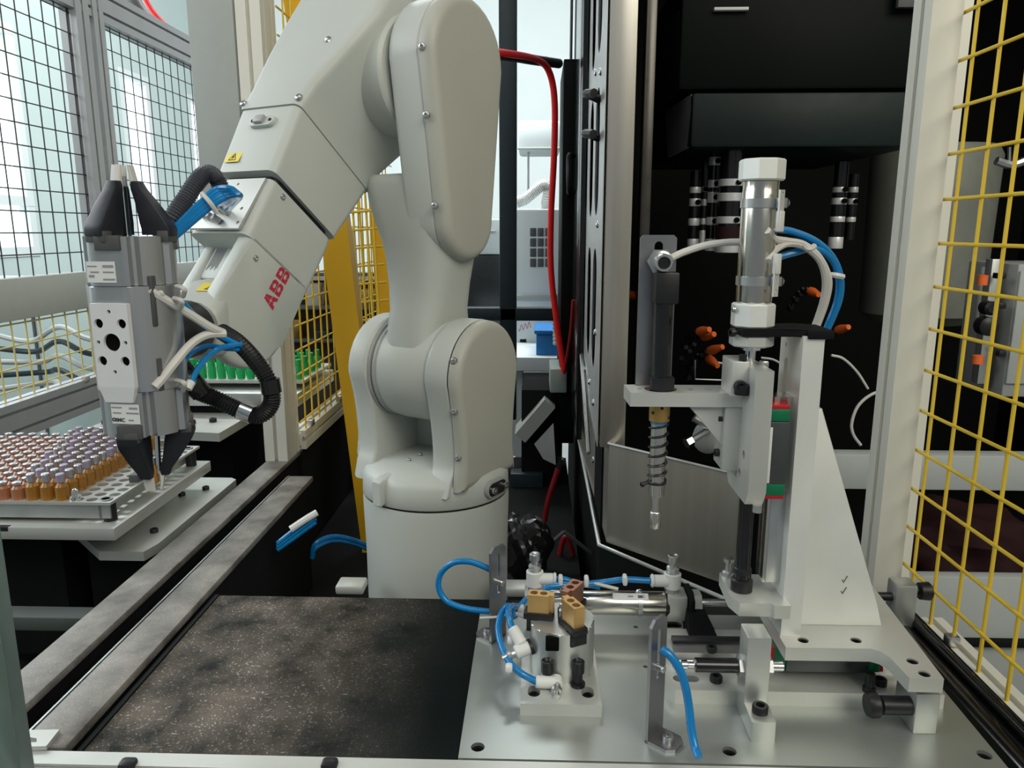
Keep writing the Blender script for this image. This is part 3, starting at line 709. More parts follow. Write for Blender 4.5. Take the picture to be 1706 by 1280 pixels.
# brand letters on the right cheek
MB_ = frame_m(J3+D_*.322+N_*-.014+A*.0482, -D_, N_, A)
def glyph(polys, M):
    b_ = BM()
    for p in polys: add_prism(b_, p, M, 0, .0005)
    return b_
hgt = .0185
def letter(c, x0):
    sx = .0155
    def T(pts): return [(x0+x*sx, (y-.5)*hgt) for x, y in pts]
    if c == 'A':
        P = [[(0, 0), (.27, 0), (.34, .20), (.47, .20), (.47, .37), (.41, .37), (.405, .44), (.13, .44)], [(.15, .5), (.425, .5), (.47, .62), (.47, 1), (.33, 1)],
             [(1, 0), (.73, 0), (.66, .20), (.53, .20), (.53, .37), (.59, .37), (.595, .44), (.87, .44)], [(.85, .5), (.575, .5), (.53, .62), (.53, 1), (.67, 1)]]
    else:
        P = [[(.02, 0), (.45, 0), (.45, .18), (.28, .18), (.28, .38), (.45, .38), (.45, .46), (.02, .46)], [(.02, .52), (.45, .52), (.45, .62), (.28, .62), (.28, .82), (.45, .82), (.45, 1), (.02, 1)],
             [(.51, 0), (.72, 0), (.9, .07), (.97, .24), (.94, .38), (.86, .46), (.51, .46), (.51, .38), (.64, .38), (.71, .33), (.71, .22), (.64, .18), (.51, .18)],
             [(.51, .52), (.84, .52), (.92, .60), (.93, .78), (.86, .94), (.7, 1), (.51, 1), (.51, .82), (.62, .82), (.68, .77), (.68, .67), (.62, .62), (.51, .62)]]
    return [T(p) for p in P]
for i, c in enumerate('ABB'):
    part('logo_letter', glyph(letter(c, -.028+i*.0178), MB_ @ Matrix.Rotation(rad(0), 4, 'Z')), 'red_ink', rb, label='red letter %s of the maker logo' % c)
# wrist
J5 = J3+D_*sJ5+N_*-.004
part('wrist_drum', cyl(J5-A*.030, J5+A*.027, .043, 32, .003), 'robot_paint', rb)
A, F = A0, F0
G = at(232, 560, .68); G.z = 0
FL = (V((G.x, G.y, J5.z))-J5); FLn = FL.normalized(); sx_ = FLn.cross(UP).normalized(); un = sx_.cross(FLn)
wb = BM()
add_loft(wb, [rrect(J5+FLn*s_+un*o_, sx_, un, W_, H_, .012, 4) for s_, W_, H_, o_ in ((-.02, .056, .084, .004), (.018, .056, .084, .004), (.05, .058, .069, -.0005), (.070, .056, .056, -.005), (.074, .05, .050, -.005))])
part('wrist', wb, 'robot_paint', rb, angle=50)
tl = (un*.032+FLn*.012).normalized(); tf = sx_.cross(tl)*-1
warn(frame_m(J5+FLn*.036+un*.0400-sx_*.010, -sx_*-1, tf if tf.dot(FLn) < 0 else -tf, tl), 1.2)
part('wrist_flange', cyl(J5+FLn*.074, J5+FLn*.086, .028, 28, .001), 'alu', rb)
part('flange_adapter', cyl(J5+FLn*.086, J5+FLn*(FL.length-.030), .030, 28, .001), 'black_plastic', rb, label='black adapter behind the gripper')

# ============================================================ DOUBLE GRIPPER
gz = lambda y_: at(222, y_, .66).z
gr = thing('double_gripper', 'double-ended three-jaw air gripper on the robot wrist with one vial in its lower jaws', 'gripper', (G.x, G.y, gz(560)))
z_top, z_c1, z_c0, z_bot = gz(394), gz(476), gz(648), gz(722)
GR = .0385
Bd = V((-.10, -.995, 0)).normalized(); Bt = V((Bd.y*-1, Bd.x, 0)) * 1
Bt = V((.995, -.10, 0)).normalized()
def round_flat(r, flats, n=48):
    pts = []
    for i in range(n):
        a_ = 2*pi*i/n; rr = r
        for fa_, dist, hw in flats:
            dd = (a_-fa_+pi) % (2*pi)-pi
            if abs(dd) < hw: rr = min(rr, dist/math.cos(dd))
        pts.append((rr*math.cos(a_), rr*math.sin(a_)))
    return pts
MG = frame_m((G.x, G.y, 0), Bt, -Bd, UP)   # x to the right, -y towards the viewer
fa0 = -pi/2
def grooved(r, n=72, flatd=.036):
    pts = []
    for i in range(n):
        a_ = 2*pi*i/n; rr = r
        for k in range(3):
            g_ = (a_-(fa0+rad(38)+k*2*pi/3)+pi) % (2*pi)-pi
            if abs(g_) < rad(5): rr = r-.006
            g_ = (a_-(fa0-rad(38)+k*2*pi/3)+pi) % (2*pi)-pi
            if abs(g_) < rad(4): rr = r-.004
        dd = (a_-fa0+pi) % (2*pi)-pi
        if abs(dd) < rad(22): rr = min(rr, flatd/math.cos(dd))
        pts.append((rr*math.cos(a_), rr*math.sin(a_)))
    return pts
part('coupler', prism(round_flat(GR, [(fa0, .0346, rad(30))], 90), MG, z_c0, z_c1, .001), 'gripper_alu', gr)
part('upper_body', prism(grooved(GR-.001), MG, z_c1+.0005, z_top), 'gripper_alu', gr)
part('lower_body', prism(grooved(GR-.001), MG, z_bot, z_c0-.0005), 'gripper_alu', gr)
# flat holed plate
zc = gz(566)
MF = frame_m(V((G.x, G.y, zc))+Bd*.034, Bt, UP, Bd)
hl = [circ(0, 0, .0080, 20)]+[circ(sx*.0108, sz*.0165, .0043) for sx in (-1, 1) for sz in (-1, 1)]+[circ(0, .0270, .0018, 10), circ(0, -.0262, .0018, 10), circ(-.0128, .0, .0018, 10), circ(.0128, .0, .0018, 10)]
part('adapter_plate', plate([(-.0175, -.040), (.0175, -.040), (.0175, .034), (-.0175, .034)], hl, MF, 0, .0052), 'plate_white', gr, label='pale flat plate with nine holes')
part('hole_shade_backing', prism([(-.0172, -.0395), (.0172, -.0395), (.0172, .0335), (-.0172, .0335)], MF, .0, .0022), 'hole_dark', gr)  # black sheet standing in for shade inside the holes
bv = BM(); add_loft(bv, [[MF @ V(p) for p in ((-.0175, -.040, -.002), (.0175, -.040, -.002), (.0175, -.040, .0052), (-.0175, -.040, .0052))], [MF @ V(p) for p in ((-.013, -.054, -.004), (.013, -.054, -.004), (.013, -.054, .0040), (-.013, -.054, .0040))]])
part('milled_slope', bv, 'plate_white', gr)
for zz, up_ in ((z_c1, 1), (z_c0, -1)):
    zt = z_top if up_ > 0 else z_bot
    for k, ang in enumerate((-90, 30, 150)):
        a_ = rad(ang+(6 if up_ > 0 else 10)); dr = (Bt*math.cos(a_)-Bd*math.sin(a_)); tg = UP.cross(dr)
        sl = BM(); add_box(sl, (.034, 0, 0), (.0095, .022, .013), frame_m((G.x, G.y, zt-up_*.0055), dr, tg, UP), .0008); part('jaw_slot', sl, 'gripper_dark', gr)
# stickers: paper patches with print
def sticker(zm, xo, lines):
    M = frame_m(V((G.x, G.y, zm))+Bd*.0362+Bt*xo, Bt, UP, Bd)
    st = part('type_label', prism([(-.0135, -.009), (.0135, -.009), (.0135, .009), (-.0135, .009)], M, 0, .0004), 'label_white', gr, label='white type label')
    for x_, y_, w_, h_ in lines: part('print_line', box((x_, y_, .0005), (w_, h_, .0003), M), 'ink_grey', st)
    return st, M
st1, M1 = sticker(gz(452), -.005, [(-.008, .005, .009, .0010), (.007, .005, .010, .0022), (-.006, .0, .008, .0012), (.007, 0, .010, .0012), (-.009, -.0035, .005, .0022), (.007, -.0062, .011, .0014)])
st2, M2 = sticker(gz(683), .004, [(-.008, .0060, .010, .0012), (.008, .0055, .008, .0018), (-.008, .0010, .008, .0012), (.007, .001, .012, .0014), (.005, -.0055, .005, .0014)])
part('lettering', text_bm('SMC', M2 @ Matrix.Translation((-.0055, -.0055, .0006)), .0046), 'ink', st2)
part('logo_ring', plate(circ(-.0115, -.0052, .0018, 14), [circ(-.0115, -.0052, .0009, 10)], M2, .0004, .0008), 'ink', st2)
# fingers: three above, three below
def finger(ang, z0, sgn, L, tipr, name='finger'):
    a_ = rad(ang); dr = (Bt*math.cos(a_)-Bd*math.sin(a_)); tg = UP.cross(dr); b_ = BM(); secs = []
    for t_, ri, ro, tw in ((0, .015, .0405, .019), (.12, .015, .0405, .019), (.22, .014, .0385, .019), (.6, .011, .027, .016), (.85, .0075, .0185, .013), (1, .0065, .0155, .010)):
        c_ = V((G.x, G.y, z0+sgn*L*t_)); secs.append(rrect(c_+dr*(ri+ro)/2, dr, tg, ro-ri, tw, .002, 2))
    add_loft(b_, secs); part(name, b_, 'finger_anod', gr)
    part('jaw_carrier', box(((.034), 0, 0), (.010, .020, .010), frame_m((G.x, G.y, z0-sgn*.001), dr, tg, UP), .001), 'gripper_dark', gr)
    tip = BM(); add_loft(tip, [rrect(V((G.x, G.y, z0+sgn*(L+q))) + dr*rr, dr, tg, wd, .010, .001, 2) for q, rr, wd in ((-.004, .009, .005), (.006, .008, .003), (.014, .0068, .0022))])
    part('tip_insert', tip, 'tube_white', gr, label='clear plastic tip insert')
zfb = z_bot-.001; Lb = zfb-gz(802)
for ang in (-84, 24, 150): finger(ang, zfb, -1, Lb, 0)
zft = z_top+.001; Lt = gz(300)-zft
for ang in (-100, 8, 140): finger(ang, zft, 1, Lt, 0)
part('probe_pin', cyl((G.x, G.y, z_top), (G.x, G.y, z_top+.052), .002, 10), 'chrome', gr)
part('probe_pin', cyl((G.x+.008, G.y, z_bot), (G.x+.006, G.y, z_bot-.045), .0024, 10), 'chrome', gr)
# side stops and reed switches
for zz in (gz(520), gz(640)):
    part('switch_groove', box((.030, -.020, 0), (.006, .008, .045 if zz > z_c0+.03 else .03), frame_m((G.x, G.y, zz+.01), Bt, -Bd, UP), .001), 'gripper_dark', gr)
hv = thing('held_vial', 'small amber vial held between the lower gripper jaws', 'vial', (G.x, G.y, gz(812)))
zt = gz(816)
part('body', lathe([(0, 0), (.0042, 0), (.0048, .001), (.0048, .016), (.003, .019), (0, .019)], (G.x, G.y, zt), UP, 20), 'amber', hv)
part('cap', lathe([(0, .019), (.004, .019), (.004, .025), (0, .025)], (G.x, G.y, zt), UP, 16), 'cap_silver', hv)

# ------------------------------------------------------------ hoses and tubes on the wrist
hs = thing('dress_hose', 'thick black corrugated hose looping below the robot wrist', 'hose', at(440, 640, .74))
ribbed([at(368, 552, .76), at(398, 572, .74), at(428, 605, .725), at(449, 640, .72), at(452, 672, .72), at(432, 692, .72), at(400, 684, .72), at(362, 666, .72), at(330, 652, .71), at(305, 632, .70)], .0088, 'black_plastic', 'hose', hs, k=16)
part('end_sleeve', tube([at(300, 610, .71), at(320, 636, .705), at(336, 655, .71)], .0105, 12), 'black_gloss', hs)
part('tape_band', tube([at(449, 632, .72), at(453, 655, .72)], .0098, 14), 'black_gloss', hs)
part('foil_tape', tube([at(420, 691, .719), at(400, 683, .719)], .0096, 12), 'chrome', hs, label='torn silver tape')
h2 = thing('grey_dress_hose', 'grey-black corrugated hose rising from the gripper to the forearm plate', 'hose', at(345, 290, .74))
ribbed([at(372, 330, .76), at(362, 300, .76), at(344, 289, .75), at(326, 306, .74), at(306, 336, .73), at(286, 366, .72), at(268, 400, .72)], .0088, mat('hose_grey', (.07, .075, .09), .45), 'hose', h2, k=16)
bl = thing('blue_air_lines', 'bundle of blue air tubes from the forearm plate to the gripper', 'air tubes', at(330, 350, .73))
for i in range(5):
    j = i-2
    part('tube', tube([MP @ V((-.020+i*.0105, .006+i*.003, .012)), at(395+j*3, 322+j*2, .735), at(368+j*3, 322+j*4, .725), at(340+j*2, 343+j*4, .72), at(310+j*1, 370+j*4, .715), at(286, 392+j*4, .71), at(266, 404+j*4, .71)], .0026, 8), 'tube_blue', bl)
part('cable_tie', tube([at(336, 322, .72), at(350, 338, .715), at(362, 356, .72)], .0022, 6), 'tube_white', bl)
b2 = thing('blue_loop_tubes', 'blue air tubes arching between the lower gripper and the corrugated hose', 'air tubes', at(340, 590, .72))
part('tube', tube([at(292, 634, .68), at(303, 610, .69), at(318, 588, .70), at(345, 577, .71), at(372, 580, .72), at(400, 582, .73)], .0028, 8), 'tube_blue', b2)
part('tube', tube([at(318, 640, .68), at(328, 618, .69), at(345, 596, .70), at(368, 580, .71), at(402, 574, .73)], .0028, 8), 'tube_blue', b2)
part('tube', tube([at(276, 452, .70), at(292, 488, .70), at(318, 520, .71), at(345, 548, .72), at(378, 566, .73), at(404, 578, .73)], .0030, 8), 'tube_blue', b2)
part('fitting', cyl(at(288, 648, .675), at(293, 632, .68), .0042, 10), 'white_plastic', b2)
part('fitting', cyl(at(312, 648, .675), at(319, 636, .68), .0042, 10), 'white_plastic', b2)
part('speed_controller', cyl(at(292, 640, .675), at(305, 645, .675), .0045, 10), 'zinc', b2)
wc = thing('white_sensor_cables', 'white sensor cables tied between gripper and robot wrist', 'cables', at(320, 520, .70))
part('cable', tube([at(248, 482, .655), at(262, 492, .66), at(290, 508, .67), at(320, 526, .68), at(350, 545, .69), at(372, 555, .70)], .0040, 8), 'tube_white', wc)
part('cable', tube([at(376, 556, .70), at(345, 558, .69), at(318, 574, .68), at(292, 604, .665), at(270, 632, .655), at(258, 645, .65)], .0040, 8), 'tube_white', wc)
for p_ in ((262, 492), (300, 485), (296, 505), (262, 643), (300, 642)):
    part('cable_tie', tube([at(p_[0]-6, p_[1]-8, .668), at(p_[0]+7, p_[1]-3, .66), at(p_[0]+5, p_[1]+9, .668)], .0022, 6), 'tube_white', wc)

# ============================================================ VIAL TRAYS
TZ = .077
ty = thing('vial_tray', 'aluminium tray with a perforated plate full of amber vials at the left', 'tray', (-.78, 1.13, .02))
p0 = onz(190, 838, TZ); p1 = onz(327, 743, TZ)
TX1 = (p0.x+p1.x)/2; TY0 = p0.y; TY1 = p1.y
PIT = .0212
c0 = onz(110, 829, TZ)
cols = [c0.x-PIT*i for i in range(-3, 13)]
rows = [TY0+.012+PIT*j for j in range(int((TY1-TY0-.02)/PIT)+1)]
holes = []
for i in (0, 1, 2):
    for yy in rows: holes.append(circ(cols[i], yy, .0078, 12))
part('hole_plate', plate([(TX1, TY0), (TX1, TY1), (-1.0, TY1), (-1.0, TY0)], holes, XY(), TZ-.004, TZ), 'alu_light', ty)
part('front_skirt', bx(-1.0, TX1-.004, TY0+.004, TY0+.008, .052, TZ-.004), 'alu', ty)
part('side_skirt', bx(TX1-.02, TX1-.016, TY0+.004, TY1-.004, .052, TZ-.004), 'alu', ty)
part('back_stop', bx(-1.0, -.62, TY1-.004, TY1, TZ, TZ+.01), 'alu', ty)
for yy in (TY0+.014, TY1-.016):
    part('ring_boss', lathe([(.006, 0), (.009, 0), (.009, .0012), (.006, .0012), (.006, 0)], (TX1-.014, yy, TZ), UP, 20), 'zinc', ty)
    part('spacer', cyl((TX1-.010, yy, .045), (TX1-.010, yy, TZ-.004), .009, 16), 'black_plastic', ty)
part('grip_bar', box((TX1-.012, (TY0+TY1)/2-.02, TZ+.006), (.014, .075, .012), None, .001), 'grey_dark', ty)
lock = onz(126, 833, TZ)
part('locating_pin', lathe([(0, 0), (.008, 0), (.008, .006), (.005, .008), (.0045, .014), (0, .018)], lock, UP, 16), 'chrome', ty)
lo = thing('lower_tray_plate', 'thick aluminium frame plate under the perforated vial tray', 'plate', (-.78, 1.1, .02))
part('plate', bx(-1.05, TX1+.012, TY0-.018, TY1+.012, .028, .046, .001), 'alu_light', lo)
part('slot', bx(-.75, -.733, TY0-.019, TY0-.010, .0405, .0462), 'black_plastic', lo)
part('stand', bx(-.90, -.72, 1.05, 1.2, -.2, .028), 'black_matte', lo)
tpl = thing('bolted_plate', 'flat aluminium plate with black bolts between the near vial tray and the steel bar', 'plate', (-.6, 1.13, -.02))
q = [onz(*p, 0)[:2] for p in ((172, 912), (240, 912), (262, 897), (382, 802), (372, 800), (300, 800))]
pl_o = [(-.625, .99), (-.56, .99), (-.553, 1.02), (-.553, 1.31), (-.565, 1.32), (-.70, 1.32), (-.70, 1.06)]
part('plate', plate(pl_o, [], XY(), -.014, .0), 'alu_light', tpl)
part('stand', bx(-.68, -.57, 1.05, 1.3, -.2, -.014), 'black_matte', tpl)
for px, py in ((257, 887), (303, 826), (343, 816)): bolt(onz(px, py, .0), UP, .006, tpl)
t2 = thing('rear_bolted_plate', 'octagonal aluminium plate with bolts behind the gripper, below the green vials', 'plate', (-.75, 1.62, .0))
zz2 = .045
e1 = onz(150, 712, zz2); e2 = onz(365, 722, zz2); e3 = onz(408, 697, zz2); e4 = onz(440, 665, zz2)
o2 = [e1[:2], e2[:2], e3[:2], (e3.x, e3.y+.25), (e1.x+.02, e3.y+.25), (e1.x, e1.y+.03)]
part('plate', prism(o2, XY(), zz2-.018, zz2), 'alu_light', t2)
part('stand', bx(-.85, -.7, 1.65, 1.85, -.2, zz2-.018), 'black_matte', t2)
for px, py in ((176, 706), (355, 703), (320, 722), (300, 650)): bolt(onz(px, min(py, 706), zz2), UP, .008, t2)
t3 = thing('rear_tray', 'far aluminium tray holding green-capped vials behind the robot wrist', 'tray', (-.75, 1.85, .06))
fz = .095; y3 = onz(340, 655, fz).y
part('plate', bx(-.98, -.53, y3, y3+.3, fz-.03, fz, .002), 'alu', t3)
part('rail', bx(-.98, -.53, y3+.05, y3+.28, fz+.012, fz+.020, .001), 'alu_light', t3)
part('leg', bx(-.9, -.88, y3+.1, y3+.12, fz, fz+.012), 'black_plastic', t3)
part('leg', bx(-.6, -.58, y3+.1, y3+.12, fz, fz+.012), 'black_plastic', t3)
part('stand', bx(-.8, -.65, y3+.02, y3+.06, zz2, fz-.03), 'black_matte', t3)
def vial(name, p, H, r, body, cap, capr, caph, label, group, key):
    k1, k2 = 'vb_'+key, 'vc_'+key
    o = bpy.data.objects.new(name, None); COL.objects.link(o); o.location = p; o.empty_display_size = .01
    o['label'] = label; o['category'] = 'vial'; o['group'] = group
    b_ = inst('body', k1, lambda: lathe([(0, 0), (r*.9, 0), (r, .001), (r, H*.6), (r*.5, H*.76), (r*.5, H*.80), (0, H*.80)], (0, 0, 0), UP, 14), body, o.location, None, None)
    b_.parent = o; b_.location = (0, 0, 0)
    c_ = inst('cap', k2, lambda: lathe([(0, 0), (capr, 0), (capr, caph*.9), (capr*.85, caph), (0, caph)], (0, 0, 0), UP, 12), cap, o.location, None, None)
    c_.parent = o; c_.location = (0, 0, H*.78)
    return o
for j, yy in enumerate(rows):
    for i in range(3, 16):
        tall = (i-3) < 2.5+j*.35 and i < 12
        if i == 3 and j == 0: pass
        if tall: vial('vial', (cols[i], yy, TZ-.002), .036, .0088, 'amber', 'cap_silver' if (i+j) % 3 else 'cap_lilac', .0058, .012, 'tall-capped amber vial, %s row of near tray, %s from the right' % (ORD[j], ORD1[i-3]), 'tall-capped amber vials in the near tray', 'tall%d' % (1 if (i+j) % 3 else 2))
        else: vial('vial', (cols[i], yy, TZ-.002), .030, .0088, 'amber_red', 'cap_silver', .0066, .004, 'low-rimmed amber vial, %s row of near tray, %s from the right' % (ORD[j], ORD1[i-3]), 'low-rimmed amber vials in the near tray', 'low')
for j in range(4):
    for i in range(18):
        vial('vial', (-.93+i*.0225, y3+.07+j*.05, fz+.018), .045, .009, 'vial_green', 'vial_green', .006, .012, 'green vial in the far tray, %s row, %s from the left' % (ORD[j], ORD1[i]), 'green vials in the far tray', 'green')
# ============================================================ FIXTURE BASE PLATE
fp = thing('fixture_plate', 'large brushed aluminium base plate carrying the press jig and air chuck', 'plate', (.17, .7, -.012))
holes = [circ(*onz(x, y, 0)[:2], r_, 18) for x, y, r_ in ((796, 1245, .0062), (1215, 1252, .0062), (1640, 1258, .0062), (1059, 1045, .0028), (1075, 1111, .0025), (1260, 1160, .0025))]
holes += [slot(*onz(1118, 1041, 0)[:2], .026, .0065)]
part('plate', plate([(-.066, .5765), (.405, .5765), (.412, .80), (.405, .835), (-.066, .835)], holes, XY(), -.0122, 0), 'alu_plate', fp)

for q in holes[:7]:  # black plugs stand in for the shade down the holes
    cx = sum(p[0] for p in q)/len(q); cy = sum(p[1] for p in q)/len(q); rr = max(p[1] for p in q)-cy
    if q is holes[6]: part('hole_shade_plug', prism(q, XY(), -.0118, -.0030), 'hole_dark', fp)
    else: part('hole_shade_plug', lathe([(0, -.0118), (rr*.96, -.0118), (rr*.96, -.0032), (rr*.5, -.0032), (rr*.5, -.006), (0, -.006)], (cx, cy, 0), UP, 18), 'black_matte', fp)
# ---------------- press jig
jg = thing('press_jig', 'aluminium pneumatic press jig with sliding carriage and spring-loaded test pin', 'jig', (.28, .71, 0))
S0, S1 = .128, .392
part('slab', plate([(S0+.008, .66), (S1, .66), (S1, .775), (S0+.004, .775), (S0, .77), (S0, .668)], [slot(.150, .679, .026, .0055)], XY(), 0, .015), 'alu_light', jg)
part('slot_shade_fill', prism(slot(.150, .679, .0256, .0053), XY(), .0002, .006), 'hole_dark', jg)  # black fill painting the shade in the slab slot
part('linear_rail', prism([(-.012, 0), (.012, 0), (.012, .005), (.009, .008), (.012, .012), (.012, .018), (-.012, .018), (-.012, .012), (-.009, .008), (-.012, .005)], frame_m((.14, .708, .015), V((0, 1, 0)), UP, V((1, 0, 0))), 0, .245), 'zinc', jg)
part('rail_seal', bx(.142, .236, .712, .724, .030, .0365, .001), 'black_plastic', jg)
CX0, CX1 = .238, .338
def carriage(M, L, parent):
    """guide block along frame x, height along z"""
    part('carriage', box((0, 0, .014), (L-.026, .048, .026), M, .001), 'carriage_grey', parent, label='dark steel guide carriage')
    for s in (-1, 1):
        part('end_cap', box((s*(L/2-.007), 0, .014), (.012, .047, .025), M, .0015), 'carriage_green', parent, label='green plastic end cap')
        part('scraper', box((s*(L/2+.0005), 0, .014), (.004, .045, .024), M, .0005), 'scraper_red', parent, label='red end scraper')
carriage(frame_m(((CX0+CX1)/2, .706, .0215), V((1, 0, 0)), V((0, 1, 0)), UP), .106, jg)
part('grease_nipple', lathe([(.004, 0), (.004, .004), (.0025, .006), (.0025, .010), (.0035, .012), (.0018, .016), (0, .016)], (.236, .690, .038), (-1, 0, 0), 12), 'chrome', jg)
zp = .0625
o = [(.238, .659), (.318, .6595), (.325, .655), (.329, .645), (.331, .612), (.361, .612), (.376, .80), (.248, .80), (.238, .79)]
ph = [circ(*onz(x, y, zp)[:2], .0052, 16) for x, y in ((1520, 1102), (1540, 1123), (1338, 1067), (1426, 1067))]+[circ(*onz(1459, 1036, zp)[:2], .0035, 12)]
part('carriage_plate', plate(o, ph, XY(), zp-.0135, zp), 'alu_light', jg)
part('hole_shade_core', bx(.242, .326, .664, .79, zp-.0132, zp-.012), 'hole_dark', jg)  # black sheet for the shade seen down the plate holes
for x, y in ((1520, 1102), (1540, 1123), (1338, 1067), (1426, 1067)): bolt(onz(x, y, zp)-V((0, 0, .0062)), UP, .0050, jg, 'black_matte')  # black heads set in the holes to keep them dark
# stop block under the tab
part('stop_block', bx(.345, .366, .622, .66, 0, .04, .001), 'alu', jg)
part('stop_plunger', cyl((.318, .632, .022), (.35, .632, .022), .0085, 18, .001), 'black_plastic', jg)
part('stop_head', lathe([(.010, 0), (.0115, .003), (.0115, .009), (.009, .011)], (.306, .632, .022), (1, 0, 0), 20), 'black_plastic', jg)
bolt((.322, .664, .014), UP, .006, jg); part('bolt_shank', cyl((.322, .664, .0), (.322, .664, .034), .0045, 12), 'black_plastic', jg)
# front stop bracket with shock absorber
part('front_bracket', prism([(.606, 0), (.66, 0), (.66, .086), (.634, .086), (.634, .020), (.606, .020)], YZ(.1945), 0, .0215, .0008), 'alu', jg)
bolt((.2055, .621, .020), UP, .0072, jg)
part('shock_absorber', cyl((.150, .647, .050), (.192, .647, .050), .0068, 18, .001), 'black_gloss', jg)
part('absorber_nut', hexprism((.190, .647, .050), (.1955, .647, .050), .0105), 'zinc', jg)
part('absorber_nut', hexprism((.215, .647, .050), (.221, .647, .050), .0105), 'zinc', jg)
part('absorber_rod', cyl((.221, .647, .050), (.232, .647, .050), .0045, 14), 'chrome', jg)
part('absorber_tip', lathe([(.003, 0), (.003, .006), (.0045, .007), (.0045, .012), (0, .013)], (.150, .647, .050), (-1, 0, 0), 12), 'chrome', jg)
for px in (1190,):
    p = onz(px, 1128, .015); bolt(V((p.x, .676, .015)), UP, .0062, jg); bolt(V((p.x, .700, .033)), UP, .0055, jg)
bolt(V((.338, .676, .015)), UP, .0062, jg)
# column
KX0, KX1 = .2395, .2585
part('column', plate([(.680, zp), (.742, zp), (.742, .357), (.680, .357)], [slot(.722, .305, .052, .005, False), circ(.726, .343, .0022, 10), slot(.728, .098, .020, .004, False)], YZ(KX0), 0, KX1-KX0), 'alu_white', jg, label='upright milled column plate')
gus = [(KX1, .285), (KX1, zp), (.347, zp), (.340, .085), (.270, .285)]
part('gusset', prism(gus, frame_m((0, .702, 0), V((1, 0, 0)), UP, V((0, 1, 0))), 0, .018, .001), 'alu_white', jg, label='white triangular gusset behind the column')
for z_ in (.100, .112): part('pen_mark', tube([(.303, .7015, z_), (.3045, .7015, z_-.003), (.308, .7015, z_+.004)], .0004, 4, False), 'ink', jg)
# vertical rail, carriage
part('vertical_rail', prism([(-.0115, 0), (.0115, 0), (.0115, .005), (.008, .008), (.0115, .012), (.0115, .017), (.006, .017), (.005, .0155), (-.005, .0155), (-.006, .017), (-.0115, .017), (-.0115, .012), (-.008, .008), (-.0115, .005)], frame_m((KX0, .706, .112), V((0, -1, 0)), V((-1, 0, 0)), UP), 0, .186), 'cyl_steel', jg)
part('rail_cover', bx(.2255, .2430, .6935, .697, .112, .205, .0005), 'zinc', jg)
carriage(frame_m((KX0-.004, .706, .247), UP, V((0, 1, 0)), V((-1, 0, 0))), .086, jg)
part('carriage_stripe', bx(.2150, .2185, .6810, .6822, .218, .272, .0003), 'label_white', jg)
# moving plate
part('moving_plate', plate([(.668, .213), (.676, .199), (.738, .199), (.745, .205), (.745, .327), (.668, .327)], [circ(.690, .243, .0042), circ(.722, .243, .0042), circ(.700, .222, .0042), circ(.720, .29, .0042)], YZ(.1955), 0, .0165), 'alu_light', jg, label='vertical moving plate')
part('side_web', prism([(.1955, .298), (.1955, .214), (.186, .226), (.183, .236), (.1795, .248), (.142, .289)], frame_m((0, .712, 0), V((1, 0, 0)), UP, V((0, 1, 0))), 0, .016, .0008), 'alu_light', jg, label='triangular support web')
part('side_block', bx(.180, .196, .706, .742, .222, .285, .001), 'alu_light', jg)
for y_, z_ in ((.715, .272), (.72, .236)): bolt((.1795, y_, z_), (-1, 0, 0), .004, jg)
shelf_h = []
for x, y, r_ in ((1070, 652, .0032), (1155, 655, .0048), (1188, 655, .0048)):
    p = onz(x, y, .30); shelf_h.append(circ(p.x, .722, r_, 14))
rodc = V((.1205, .7225, 0)); shelf_h.append(circ(rodc.x, rodc.y, .0155, 24))
part('shelf', plate([(.0895, .704), (.1975, .704), (.1975, .743), (.0875, .743)], shelf_h, XY(), .2855, .299), 'alu_light', jg, label='horizontal shelf plate')
part('shelf_ring', lathe([(.0105, 0), (.0155, 0), (.0155, .0005), (.0105, .0005), (.0105, 0)], rodc+V((0, 0, .2965)), UP, 28), 'copper', jg)
part('upper_block', bx(.180, .196, .690, .728, .299, .332, .001), 'alu_light', jg)
bolt((.188, .69, .309), (0, -1, 0), .006, jg)
part('clamp_screw', cyl((.1905, .694, .312), (.1905, .694, .338), .0038, 12), 'black_plastic', jg)
part('clamp_screw_head', lathe([(.0068, 0), (.0075, .001), (.0075, .009), (.006, .010), (0, .010)], (.1905, .690, .301), UP, 18), 'black_plastic', jg)
part('end_screw', cyl((.207, .675, .199), (.207, .675, .192), .0045, 12), 'zinc', jg)
# vertical cylinder
VC = V((.2005, .7065, 0))
def oct_(z0, z1, r, ch=.0015, m='alu_white', nm='cap', lab=None, n=8):
    b_ = BM(); add_prism(b_, [(VC.x+r*math.cos(pi/n+2*pi*i/n), VC.y+r*math.sin(pi/n+2*pi*i/n)) for i in range(n)], XY(), z0, z1, ch, 1); return part(nm, b_, m, jg, lab, angle=20)
oct_(.4935, .5125, .0203, nm='cylinder_cap', lab='white octagonal cylinder end cap')
part('cylinder_tube', lathe([(.0155, 0), (.0158, .002), (.0162, .003), (.0162, .100), (.0158, .101), (.0158, .109)], VC+V((0, 0, .384)), UP, 40), 'cyl_steel', jg)
oct_(.3625, .3845, .0198, nm='cylinder_cap', lab='white octagonal lower cylinder head')
oct_(.3445, .3555, .0203, nm='lock_nut', lab='large flat lock nut', m='alu_light')
button((VC.x-.0195, VC.y-.008, .379), (-1, -.4, 0), .003, jg); bolt((VC.x-.019, VC.y-.010, .358), (-1, -.3, 0), .004, jg)
part('mount_bracket', prism([(.186, .686), (.232, .688), (.247, .680), (.266, .680), (.266, .724), (.247, .735), (.225, .728), (.186, .728)], XY(), .3555, .3625, .001), 'black_matte', jg, label='flat black mounting bracket')
part('bracket_lip', bx(.243, .266, .6775, .6805, .3545, .3625, .001), 'black_matte', jg)
